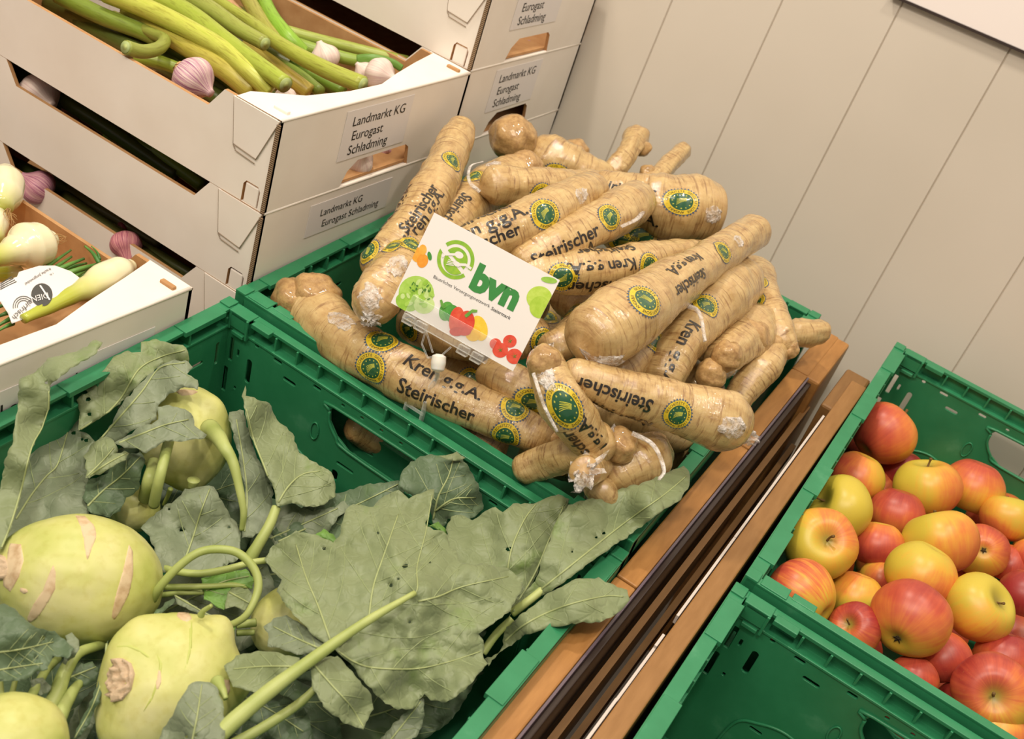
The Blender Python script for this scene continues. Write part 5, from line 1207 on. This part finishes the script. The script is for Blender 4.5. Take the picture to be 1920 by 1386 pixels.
# right-hand fan
Leaf('long rolled leaf reaching over the rim towards the horseradish', Q3([(1160, 790), (1230, 690), (1300, 590), (1330, 480), (1370, 390), (1420, 310), (1500, 290), (1560, 292), (1620, 250), (1700, 232), (1800, 190), (1880, 158), (1908, 180), (1905, 235), (1870, 290), (1780, 350), (1700, 410), (1640, 450), (1500, 550), (1380, 640), (1290, 690), (1200, 740)]), [(960, 1150, -.015), (1080, 1020, .02), (1180, 990, .018), (1280, 890, .04), (1090, 950, .028), (1220, 930, .045)], 0, .005, [Q3([(1190, 745), (1300, 660), (1450, 540), (1600, 420), (1700, 345), (1800, 275), (1890, 200)])], holes=((1132, 1000, 3), (1118, 1008, 2.4), (1073, 1035, 2)), stalk=[(960, 1150, -.02, 9), (1000, 1120, -.006, 8), (1060, 1070, .004, 7), (1130, 1010, .018, 4.5)])
Leaf('pale upright leaf between the biggest leaf and the long rolled one', Q3([(930, 400), (950, 360), (990, 350), (1040, 380), (1085, 335), (1130, 320), (1160, 345), (1200, 310), (1260, 305), (1300, 300), (1380, 270), (1425, 290), (1415, 350), (1390, 420), (1330, 490), (1300, 580), (1250, 680), (1190, 750), (1100, 700), (1000, 600), (940, 500)]), [(860, 980, -.02), (900, 1010, -.015), (1050, 930, .012), (980, 1130, -.02), (960, 960, .005), (1010, 1020, .002)], 0, .007, [Q3([(1160, 790), (1170, 650), (1190, 500), (1240, 380), (1290, 310)]), Q3([(1180, 760), (1280, 600), (1340, 460), (1400, 320)])], holes=((954, 1030, 5), (1019, 1040, 2)), step=10)
Leaf('small leaf lobe curling over the wooden rail at the right', Q3([(1150, 900), (1170, 800), (1260, 730), (1350, 660), (1450, 612), (1540, 605), (1600, 635), (1650, 655), (1662, 690), (1620, 750), (1560, 780), (1450, 790), (1340, 800), (1250, 835), (1180, 880), (1100, 960), (1085, 930)]), [(940, 1200, -.03), (1000, 1150, .0), (1170, 1110, .012), (1080, 1130, .018), (1150, 1150, .008)], 0, .004, [Q3([(1120, 900), (1250, 790), (1400, 720), (1560, 680), (1640, 680)])], stalk=[(905, 1225, -.04, 8), (930, 1190, -.03, 8), (960, 1160, -.02, 7)])
# the biggest leaf
Leaf('biggest leaf of all, lying spread out across the front crate', Q3([(205, 530), (240, 480), (285, 450), (330, 418), (420, 440), (480, 465), (505, 440), (510, 380), (530, 330), (560, 312), (640, 320), (660, 290), (700, 268), (745, 250), (780, 285), (830, 262), (882, 250), (868, 330), (850, 400), (900, 415), (935, 430), (950, 480), (978, 492), (985, 540), (1035, 550), (1085, 545), (1120, 560), (1190, 568), (1245, 620), (1210, 690), (1180, 745), (1140, 770), (1110, 800), (1060, 830), (1085, 870), (1080, 910), (1102, 950), (1060, 985), (1020, 1040), (985, 1070), (930, 1100), (870, 1095), (845, 1070), (800, 1130), (740, 1130), (690, 1110), (650, 1075), (600, 1020), (560, 960), (500, 905), (450, 870), (400, 835), (365, 790), (330, 760), (290, 720), (255, 660), (275, 610), (235, 580)]),
     [(500, 1050, -.03), (640, 930, .0), (800, 930, .012), (860, 1060, .012), (960, 1080, .006), (900, 1240, -.006), (760, 1320, -.03), (620, 1180, .008), (780, 1110, .022), (560, 1140, .0), (700, 1250, -.005)], 0, .009,
     [Q3([(500, 880), (600, 800), (720, 720), (810, 665), (815, 560), (850, 420), (875, 270)]), Q3([(470, 860), (420, 720), (370, 600), (330, 470)]), Q3([(500, 900), (560, 940), (640, 965), (800, 970), (930, 945), (1070, 900)]), Q3([(620, 780), (640, 640), (680, 520), (740, 350)]), Q3([(820, 700), (900, 680), (1000, 640), (1180, 600)])],
     holes=((708, 1000, 3), (608, 1029, 3.4), (760, 1062, 5), (747, 1086, 2.2), (733, 1098, 4), (806, 1055, 2.2), (768, 1167, 2.4)),
     stalk=[(370, 1420, -.01, 17), (430, 1360, -.004, 17), (500, 1300, .002, 15), (580, 1240, .012, 12), (680, 1170, .024, 9), (778, 1112, .030, 5.5)], step=9)
Leaf('rounded left lobe at the base of the biggest leaf', Q3([(45, 960), (90, 915), (180, 895), (260, 905), (345, 925), (350, 955), (320, 990), (250, 1030), (170, 1065), (80, 1040)]), [(425, 1245, -.018), (550, 1240, .004), (480, 1290, -.01)], 0, .003, [Q3([(340, 960), (200, 960), (80, 970)])])
Leaf('rounded right lobe hanging at the base of the biggest leaf', Q3([(390, 960), (440, 925), (500, 915), (530, 960), (575, 1010), (625, 1060), (640, 1130), (600, 1212), (520, 1190), (440, 1120), (395, 1040)]), [(590, 1250, .006), (690, 1340, -.02), (640, 1290, .002)], 0, .003, [Q3([(400, 950), (470, 1030), (550, 1120), (600, 1200)])])
Leaf('crinkled lobe over the covered kohlrabi', Q3([(200, 800), (240, 765), (290, 757), (350, 790), (400, 820), (450, 870), (400, 905), (350, 920), (280, 890), (215, 880), (225, 840)]), [(500, 1180, -.02), (560, 1170, -.01), (600, 1220, .0)], 1, .004, [Q3([(430, 890), (340, 850), (240, 800)])])
Leaf('slim leaf with stalk running beside the thickest one', Q3([(640, 1290), (700, 1210), (790, 1120), (840, 1080), (845, 1140), (830, 1220), (760, 1290)]), [(720, 1390, -.05), (790, 1310, -.03), (760, 1380, -.045)], 1, .004, [Q3([(680, 1290), (760, 1190), (830, 1100)])], stalk=[(430, 1400, -.03, 11), (500, 1360, -.028, 10), (560, 1320, -.024, 9), (590, 1292, -.02, 7)])
# left-hand group
Leaf('broad leaf with three holes bending over behind the upright kohlrabi', Q2([(430, 450), (500, 370), (560, 300), (640, 210), (720, 172), (790, 180), (795, 130), (880, 103), (950, 130), (1030, 140), (1055, 180), (1062, 240), (1000, 235), (900, 250), (800, 350), (720, 430), (640, 500), (540, 570), (440, 625), (450, 520)]), [(150, 800, -.02), (240, 680, .008), (345, 650, .020), (300, 690, .0), (210, 760, -.02), (260, 640, .01)], 0, .006, [Q2([(440, 622), (560, 560), (680, 440), (780, 280), (900, 210), (1040, 170)])], holes=((159, 736, 4.5), (165, 749, 4.5), (168, 777, 4)))
Leaf('darker folded leaf below the broad one with holes', Q2([(560, 670), (640, 560), (700, 450), (800, 350), (900, 250), (960, 225), (1062, 232), (1088, 270), (1055, 300), (1120, 340), (1112, 390), (1040, 380), (960, 420), (890, 480), (880, 560), (840, 590), (760, 620), (700, 660), (640, 690)]), [(190, 820, -.03), (260, 740, .0), (340, 680, .02), (370, 720, .022), (290, 790, -.01)], 1, .006, [Q2([(570, 665), (680, 540), (800, 400), (900, 270), (1040, 240)])])
Leaf('ragged leaf draped over the front of the upright kohlrabi', Q2([(640, 690), (720, 650), (790, 600), (850, 585), (885, 560), (885, 490), (950, 478), (1040, 500), (1085, 545), (1092, 595), (1130, 620), (1168, 650), (1150, 668), (1080, 675), (1000, 688), (930, 680), (860, 730), (800, 750), (770, 720), (700, 720)]), [(220, 830, -.01), (290, 800, .008), (310, 770, .01), (385, 820, .012), (330, 780, .016)], 1, .006, [Q2([(650, 700), (800, 640), (930, 590), (1060, 560)])], step=9)
Leaf('tall leaf rolled lengthwise at the far left leaning on the crate rim', Q2([(110, 330), (200, 290), (270, 215), (380, 190), (450, 160), (540, 108), (575, 125), (545, 190), (460, 240), (380, 290), (285, 368), (278, 500), (230, 620), (190, 700), (150, 850), (110, 1010), (60, 1180), (10, 1290), (-40, 1300), (-30, 1050), (20, 850), (60, 700), (100, 500)]), [(190, 645, .050), (110, 690, .048), (50, 720, .040), (40, 760, .022), (70, 800, .010), (30, 950, -.01), (5, 1020, -.02)], 0, .004, [Q2([(0, 1300), (60, 1150), (120, 950), (160, 780), (190, 690), (240, 600), (270, 510), (275, 400)])], auto=False, holes=((87, 718, 3),))
Leaf('green leaf tip at the left crate wall', Q2([(-30, 520), (60, 505), (95, 515), (80, 600), (30, 680), (-30, 690)]), [(0, 780, -.03), (30, 800, -.03), (10, 820, -.03)], 3, .003, ())
Leaf('dark leaf in the bottom left corner over the kohlrabi', Q8([(-40, 610), (60, 640), (130, 700), (200, 760), (300, 790), (360, 830), (420, 880), (380, 930), (300, 920), (270, 1000), (200, 1010), (160, 1050), (60, 1060), (-40, 1070)]), [(0, 1140, .0), (60, 1170, .0), (110, 1220, -.02), (20, 1260, -.02)], 2, .007, [Q8([(-20, 900), (120, 880), (300, 840)]), Q8([(-20, 1000), (100, 980), (240, 960)])], holes=((80, 1197, 5), (68, 1233, 5), (45, 1233, 3)))
Leaf('small leaf curl below the biggest kohlrabi', Q8([(370, 810), (400, 790), (440, 830), (450, 880), (420, 930), (370, 970), (350, 960), (380, 890)]), [(125, 1195, -.03), (145, 1220, -.03), (125, 1240, -.04)], 1, .003, ())
Leaf('thin leaf seen edge-on beside the knobbly kohlrabi', Q8([(595, 850), (608, 830), (612, 950), (585, 1060), (560, 1180), (500, 1300), (440, 1386), (400, 1386), (470, 1260), (530, 1130), (570, 1000)]), [(200, 1210, -.03), (190, 1280, -.045), (150, 1380, -.06)], 2, .004, [Q8([(600, 850), (580, 1020), (520, 1200), (420, 1380)])], auto=False)
Leaf('grey-green leaf standing in front of the knobbly kohlrabi', Q8([(890, 1400), (960, 1250), (1010, 1160), (1060, 1085), (1130, 1062), (1200, 1085), (1255, 1170), (1268, 1280), (1262, 1400)]), [(360, 1280, .0), (410, 1300, .0), (310, 1386, -.02), (370, 1340, .006)], 1, .004, [Q8([(1080, 1400), (1110, 1250), (1135, 1080)])], holes=((350, 1382, 3), (367, 1380, 2)))
Leaf('ragged small leaf between stalks at the bottom left', Q8([(380, 1010), (450, 960), (520, 950), (555, 985), (540, 1060), (480, 1090), (400, 1060)]), [(135, 1260, -.055), (180, 1250, -.055), (150, 1280, -.06)], 2, .004, [Q8([(390, 1040), (540, 980)])])
Leaf('small torn leaf above the corner kohlrabi', Q8([(170, 1060), (240, 1040), (290, 1090), (270, 1130), (230, 1140), (180, 1110)]), [(60, 1280, -.045), (95, 1290, -.045), (75, 1300, -.05)], 1, .003, ())
Leaf('small fresh bright green leaf inside the looping stalk', Q8([(1130, 480), (1250, 450), (1380, 430), (1430, 480), (1420, 540), (1300, 520), (1280, 600), (1260, 660), (1200, 630), (1150, 600), (1140, 540)]), [(380, 1090, -.065), (470, 1075, -.055), (410, 1140, -.065)], 3, .004, [Q8([(1140, 560), (1260, 500), (1400, 470)])], step=7)
Leaf('pale green serrated leaf beside the bright green one', Q8([(1280, 560), (1310, 530), (1400, 535), (1430, 580), (1400, 640), (1370, 670), (1320, 640), (1265, 655)]), [(430, 1110, -.06), (470, 1120, -.055), (440, 1140, -.06)], 0, .003, [Q8([(1290, 560), (1400, 620)])], step=7)
Leaf('narrow pointed leaf between the two big kohlrabi', Q8([(980, 572), (1040, 600), (1140, 665), (1200, 690), (1160, 700), (1060, 665), (1000, 625)]), [(330, 1120, -.055), (400, 1155, -.05), (360, 1140, -.05)], 1, .002, [Q8([(985, 580), (1180, 692)])], auto=False)
Leaf('thin twisted leaf between the two big kohlrabi, left of the pointed one', Q8([(975, 590), (930, 620), (880, 660), (830, 715), (800, 755), (815, 750), (870, 710), (930, 660), (985, 605)]), [(325, 1120, -.055), (270, 1170, -.05), (300, 1145, -.05)], 2, .002, ())
Leaf('small leaf scrap right of the knobbly kohlrabi', Q8([(1260, 760), (1320, 735), (1322, 800), (1290, 790)]), [(420, 1180, -.06), (440, 1175, -.06), (430, 1190, -.06)], 3, .002, ())
Leaf('dark leaf under the rounded lobes at the bottom', Q3([(60, 1040), (180, 1065), (260, 1060), (330, 1100), (380, 1150), (400, 1250), (300, 1290), (180, 1200), (100, 1150)]), [(440, 1290, -.05), (560, 1340, -.05), (500, 1390, -.06)], 2, .005, [Q3([(80, 1060), (220, 1130), (360, 1220)])])
Leaf('leaf piece peeping out below the curled rim leaf', Q3([(855, 400), (900, 380), (920, 400), (935, 430), (900, 415)]), [(810, 985, -.02), (830, 985, -.02), (820, 1000, -.02)], 3, .002, ())
Leaf('ragged green leaf piece under the wide dark leaf', Q3([(410, 440), (440, 410), (480, 430), (500, 460), (480, 470)]), [(600, 1000, -.03), (630, 1010, -.03), (610, 1020, -.03)], 3, .002, ())
# petioles growing from the bulbs
def petiole(b, pts, label=None):
    P = [un(a, c_, z) for a, c_, z, w_ in pts]; v_, f_, _ = tube(P, [w_*mpp(p) for p, (_, _, _, w_) in zip(P, pts)], 12, 8*len(P)); mesh('leaf_stalk', v_, f_, MSTALK, b.t)
T8 = lambda L_: [(x/3, 924+y/3, z, w_) for x, y, z, w_ in L_]
T2q = lambda L_: [(x/3, 600+y/3, z, w_) for x, y, z, w_ in L_]
petiole(K1, T8([(860, 600, -.05, 8), (900, 530, -.035, 8), (1000, 420, -.02, 8), (1110, 340, -.01, 8), (1220, 318, -.006, 8), (1340, 340, -.006, 8), (1430, 430, -.012, 8), (1452, 540, -.02, 8), (1400, 670, -.03, 7), (1330, 730, -.04, 7), (1250, 755, -.05, 6)]))
petiole(K1, T8([(870, 410, -.06, 7), (980, 440, -.055, 7), (1120, 455, -.05, 7), (1280, 430, -.045, 7), (1400, 395, -.04, 6), (1500, 380, -.04, 6)]))
petiole(K1, T8([(880, 530, -.07, 6), (1050, 530, -.065, 6), (1200, 525, -.06, 5), (1310, 520, -.06, 5), (1400, 530, -.06, 4)]))
petiole(K1, T8([(880, 580, -.075, 6), (1000, 565, -.07, 5), (1150, 560, -.07, 5)]))
petiole(K3, T2q([(1180, 610, -.022, 18), (1225, 655, -.004, 15), (1262, 715, .003, 12.5), (1310, 800, -.002, 10), (1345, 940, -.015, 8), (1370, 1080, -.03, 6.5), (1360, 1180, -.045, 5)]))
petiole(K3, T2q([(950, 680, -.01, 10), (920, 800, -.008, 10), (890, 920, -.02, 10), (865, 1040, -.05, 10)]))
petiole(K3, T2q([(870, 800, -.03, 12), (840, 900, -.03, 13), (820, 1000, -.06, 14)]))
petiole(K3, T2q([(1090, 900, -.03, 12), (1085, 930, -.035, 9), (1075, 950, -.04, 6)]))
petiole(K2, T8([(1130, 690, -.01, 7), (1145, 665, -.005, 5), (1190, 635, .002, 4)]))
petiole(K2, T8([(1220, 1060, -.01, 13), (1250, 1110, -.006, 8), (1270, 1160, -.006, 5)]))
petiole(K6, T8([(1440, 730, -.06, 8), (1330, 745, -.06, 7)])); petiole(K6, T8([(1430, 785, -.065, 6), (1330, 790, -.065, 6)]))
petiole(K2, T8([(600, 850, -.085, 8), (530, 868, -.06, 9), (440, 905, -.05, 10), (370, 1000, -.052, 13), (320, 1130, -.055, 15), (260, 1250, -.06, 16), (230, 1300, -.065, 15)]))
petiole(K2, T8([(520, 1040, -.085, 7), (440, 1080, -.06, 9), (380, 1170, -.055, 12), (330, 1270, -.055, 15), (290, 1340, -.06, 16)]))
petiole(K4, T8([(330, 930, -.08, 7), (260, 1000, -.055, 8), (190, 1120, -.05, 9), (140, 1200, -.05, 10)])); petiole(K4, T8([(100, 1000, -.045, 4), (80, 1080, -.045, 5), (60, 1160, -.045, 6)]))
petiole(K4, T8([(0, 1050, -.04, 5), (10, 1150, -.04, 5)]))
petiole(K3, T2q([(960, 950, -.06, 5), (940, 1000, -.07, 4), (920, 1040, -.08, 3)]))
# scatter of filling leaves low in the crate so that no floor shows
rg = random.Random(12)
for i in range(60):
    cx, cy = rg.uniform(-350, 900), rg.uniform(760, 1700)
    x_, y_, z_ = (un(cx, cy, -.13).dot(v_) for v_ in (SX, SY, SZ))
    if not (.05 < x_ < .38 and -.44 < y_ < -.06): continue
    a0 = rg.uniform(0, 6.28); rr_ = rg.uniform(75, 120)
    ol = [(cx+rr_*(1+.25*math.sin(5*a+i))*math.cos(a+a0)*1.2, cy+rr_*(1+.2*math.cos(4*a+i))*math.sin(a+a0)*.8) for a in [2*PI*k/16 for k in range(16)]]
    def clampc(p):
        q = un(p[0], p[1], -.13); x1, y1 = min(.415, max(.02, q.dot(SX))), min(-.03, max(-.49, q.dot(SY))); w3 = S(x1, y1, -.13)-CAMP
        return (960+FPX*w3.dot(r)/w3.dot(f), 693+FPX*w3.dot(d)/w3.dot(f))
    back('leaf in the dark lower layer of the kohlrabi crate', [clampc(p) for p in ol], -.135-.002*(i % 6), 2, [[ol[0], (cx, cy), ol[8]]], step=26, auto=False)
# ------------------------------------------------------------------ apples
def apple(label, px, py, z, rpx, ax=(0, 1, .3), red=.2, side=(1, 0, 0), stripe=.1, stem=1, name='apple', group='apples in the crate', squash=.9, calyx=1):
    """ax: direction of the stem end, side: where the red cheek faces, both as (right, up, toward the camera)"""
    c_ = un(px, py, z); R = rpx*mpp(c_); fw = (CAMP-c_).normalized(); R_ = (r-fw*r.dot(fw)).normalized(); U_ = fw.cross(R_)
    A = (R_*ax[0]+U_*ax[1]+fw*ax[2]).normalized(); sd = R_*side[0]+U_*side[1]+fw*side[2]; X = (sd-A*sd.dot(A)).normalized() if (sd-A*sd.dot(A)).length > .05 else A.orthogonal().normalized(); Y = A.cross(X)
    t = thing(name, label, 'apple', c_, group); g, n = 40, 34; vs_, at_, sk, tp = [], [], [], []; s0 = len(ORG)*.7
    sx_ = X; red_dir = sd.normalized()
    for i in range(n):
        ph = PI*i/(n-1)                                           # 0 = stem end
        pr_ = math.sin(ph); h = math.cos(ph)*squash
        dip = math.exp(-(ph/.36)**2); dip2 = math.exp(-((PI-ph)/.30)**2)
        h = h-.30*dip+.17*dip2; rad = pr_*(1+.06*math.cos(ph))
        for j in range(g):
            a = 2*PI*j/g; lob = 1+.018*math.cos(5*a+s0)*math.sin(ph)+.03*math.cos(a+s0)
            q = (X*math.cos(a)+Y*math.sin(a))*rad*lob+A*h; vs_.append(c_+q*R)
            qq = q.normalized(); at_.append((qq.dot(red_dir), qq.dot(A.cross(red_dir).normalized()) if A.cross(red_dir).length > .1 else qq.dot(Y), qq.dot(A)))
            sk.append((math.cos(a)*3.2, math.sin(a)*3.2, ph*.35)); tp.append(min(1, max(0, 1.1*math.exp(-(ph/.22)**2)+1.2*math.exp(-((PI-ph)/.14)**2))))
    fs = [(i*g+j, (i+1)*g+j, (i+1)*g+(j+1) % g, i*g+(j+1) % g) for i in range(n-1) for j in range(g)]
    mesh('apple_body', vs_, fs, MAPP, t, attrs={'surf': ('FLOAT_VECTOR', at_), 'strk': ('FLOAT_VECTOR', sk), 'tip': ('FLOAT', tp)}, color=(red, (s0*.13) % 1, stripe, 1))
    if stem:
        b = c_+A*R*(squash-.34); e = b+A*R*.5*stem+X*R*.12
        v_, f_, _ = tube([b, b.lerp(e, .6)+Y*R*.03, e], [R*.035, R*.028, R*.045], 8); mesh('apple_stem', v_, f_, MASTEM, t)
    if calyx:
        b = c_-A*R*(squash-.16)
        mb_ = MB()
        for k in range(5):
            a = 2*PI*k/5; o_ = X*math.cos(a)+Y*math.sin(a); p_ = A.cross(o_)
            mb_.add([b+o_*R*.02+p_*R*.05, b+o_*R*.02-p_*R*.05, b+o_*R*.13-A*R*.08, b+o_*R*.07-A*R*.02+A*R*.03], [(0, 1, 2), (0, 3, 1), (1, 3, 2), (0, 2, 3)])
        v_, f_, _ = tube([b+A*R*.02, b-A*R*.03], [R*.07, R*.05], 8); mb_.add(v_, f_); mb_.build('calyx', MCALYX, t)
    return t
AP = [
 ('red and yellow apple sitting highest in the back left corner', 1657, 813, -.045, 61, (.62, .55, -.35), .42, (-.5, .1, .6), .1, 1),
 ('orange apple with a yellow right side just below the topmost one', 1607, 893, -.062, 52, (.0, -.3, -.9), .32, (-.9, .1, .4), .1, 0),
 ('yellow apple at the left rim with a deep stem hollow at its left', 1573, 955, -.040, 64, (-.55, .35, .55), -.12, (0, -.2, -1), .1, .8),
 ('yellow-green apple at the left rim with its stem facing the viewer', 1540, 1021, -.022, 68, (.25, .15, .95), .02, (.65, .5, .2), .25, .8),
 ('apple half yellow and half orange with its stem pointing up', 1737, 914, -.050, 62, (.05, .95, .25), .05, (1, -.1, .1), .1, .7),
 ('apple with a dark red top and an orange front at the back wall', 1823, 912, -.060, 58, (-.1, -.5, -.8), .30, (.3, .9, .1), .15, 0),
 ('red apple behind the two yellow ones in the middle left', 1682, 962, -.060, 52, (0, -.5, -.8), .52, (.2, .8, .4), .1, 0),
 ('orange-red apple under the stem-facing one', 1648, 1022, -.055, 50, (.1, -.6, -.7), .46, (-.2, -.6, .6), .05, 0),
 ('large apple yellow on top and red at the right, in the centre', 1762, 1018, -.035, 70, (-.2, .9, -.1), .14, (.8, -.45, .2), .1, .6),
 ('yellow-orange apple near the right edge of the picture', 1888, 972, -.055, 50, (.2, .9, -.1), .16, (-.6, -.5, .2), .1, .5),
 ('apple showing its calyx end at the right of the centre', 1840, 1032, -.060, 50, (-.1, .0, -.95), .36, (.6, .5, -.2), .2, 0),
 ('orange-yellow apple right below the large centre one', 1726, 1075, -.022, 67, (-.1, -.3, -.9), .18, (.2, -.9, .1), .1, 0),
 ('big striped orange apple in the front left corner of its crate', 1500, 1118, -.028, 72, (-.7, .5, -.3), .26, (-.4, .7, .2), .9, 0),
 ('plain yellow apple wedged between the striped and the centre ones', 1604, 1120, -.052, 54, (0, -.4, -.9), -.06, (0, .6, .3), .1, 0),
 ('small dark red apple with a withered stem by the crate rim', 1605, 1180, -.028, 50, (-.35, .25, .85), .55, (.3, .6, .2), .3, .8),
 ('round orange-red apple showing its dark calyx at the lower left', 1708, 1162, -.005, 75, (.42, .55, -.62), .40, (.2, .8, .3), .12, 0),
 ('yellow apple with an orange blush at the right, stem hollow at its right side', 1836, 1142, -.018, 66, (.75, .3, .5), .06, (-.3, -.8, .1), .15, .5),
 ('orange apple tucked under the one with the dark calyx', 1768, 1232, -.038, 54, (.2, -.9, -.2), .42, (.2, -.2, 1), .05, 0),
 ('red apple low behind the crate rim in the lower middle', 1712, 1270, -.040, 46, (0, -.8, -.5), .46, (0, .2, 1), .1, 0),
 ('dark red apple with a pale stem hollow in the lower right', 1858, 1298, -.015, 74, (.1, -.15, .97), .52, (-.2, .7, .1), .3, .8),
 ('red apple above the one in the lower right', 1885, 1232, -.040, 54, (0, -.5, -.8), .50, (.2, .5, .4), .1, 0),
 ('pink-orange apple peeping out at the right between two others', 1895, 1058, -.075, 42, (0, -.4, -.9), .38, (.2, .2, .8), .1, 0),
 ('dark red apple cut by the right edge of the picture', 1925, 1115, -.045, 52, (0, -.5, -.8), .62, (-.6, .2, .7), .1, 0),
 ('dark red apple in the shade below the topmost one', 1690, 880, -.085, 42, (0, -.4, -.9), .66, (.2, .2, .8), .1, 0),
 ('small piece of an orange apple between the centre ones', 1654, 1085, -.070, 40, (0, -.4, -.9), .22, (.2, -.4, .8), .1, 0),
 ('yellow apple with a red cheek at the bottom right behind the rim', 1868, 1374, -.035, 58, (.1, -.5, -.7), .08, (.8, -.3, .2), .1, 0),
 ('orange-red apple at the bottom right corner', 1945, 1355, -.03, 50, (.1, -.5, -.7), .4, (-.2, -.3, .8), .1, 0),
 ('orange apple cut by the right edge above the red one', 1935, 1045, -.06, 40, (.1, -.5, -.7), .3, (-.2, -.3, .8), .1, 0),
 ('red apple low at the rim under the dark-red one', 1800, 1320, -.055, 48, (.1, -.5, -.7), .5, (-.2, .3, .8), .1, 0),
]
for a in AP:
    ax_ = a[5]; cal = 'calyx' in a[0]
    if not cal and ax_[2] < -.4: ax_ = (ax_[0]-.35, ax_[1]*1.6-.2, -.12)
    apple(a[0], a[1], a[2], a[3], a[4], ax_, a[6]+.04, a[7], a[8], a[9], calyx=cal)
rg = random.Random(9)
i = 0
for yy in [.12+.075*k for k in range(6)]:
    for xx in [.572+.068*k for k in range(6)]:
        p = S(xx+rg.uniform(-.01, .01), yy+rg.uniform(-.01, .01), -.128 if i % 2 else -.120); w3 = p-CAMP; i += 1
        apple('apple in the shaded lower layer of the apple crate', 960+FPX*w3.dot(r)/w3.dot(f), 693+FPX*w3.dot(d)/w3.dot(f), p.dot(SZ), .034/mpp(p), (rg.uniform(-1, 1), rg.uniform(-1, 1), rg.uniform(-1, 1)), rg.uniform(.2, .6), (rg.uniform(-1, 1), .3, 1), .1, 0, group='apples of the lower layer', calyx=0)
for x, y, z, w_, rd in ((.565, -.17, -.150, .036, .45), (.700, -.02, -.125, .034, .5), (.745, -.035, -.15, .034, .1), (.62, -.22, -.16, .035, .4), (.66, -.09, -.16, .034, .3)):
    p = S(x, y, z); w3 = p-CAMP
    apple({.565: 'orange apple at the bottom edge inside the nearly empty crate', .7: 'red apple seen behind the grip of the nearly empty crate', .745: 'yellow apple seen at the right of the grip hole', .62: 'apple lying on the floor of the nearly empty crate, left', .66: 'apple on the floor of the nearly empty crate by its back wall'}[x], 960+FPX*w3.dot(r)/w3.dot(f), 693+FPX*w3.dot(d)/w3.dot(f), z, w_/mpp(p), (.3, -.9, -.1), rd, (.2, .3, .8), .1, 0, group='apples left in the front crate')
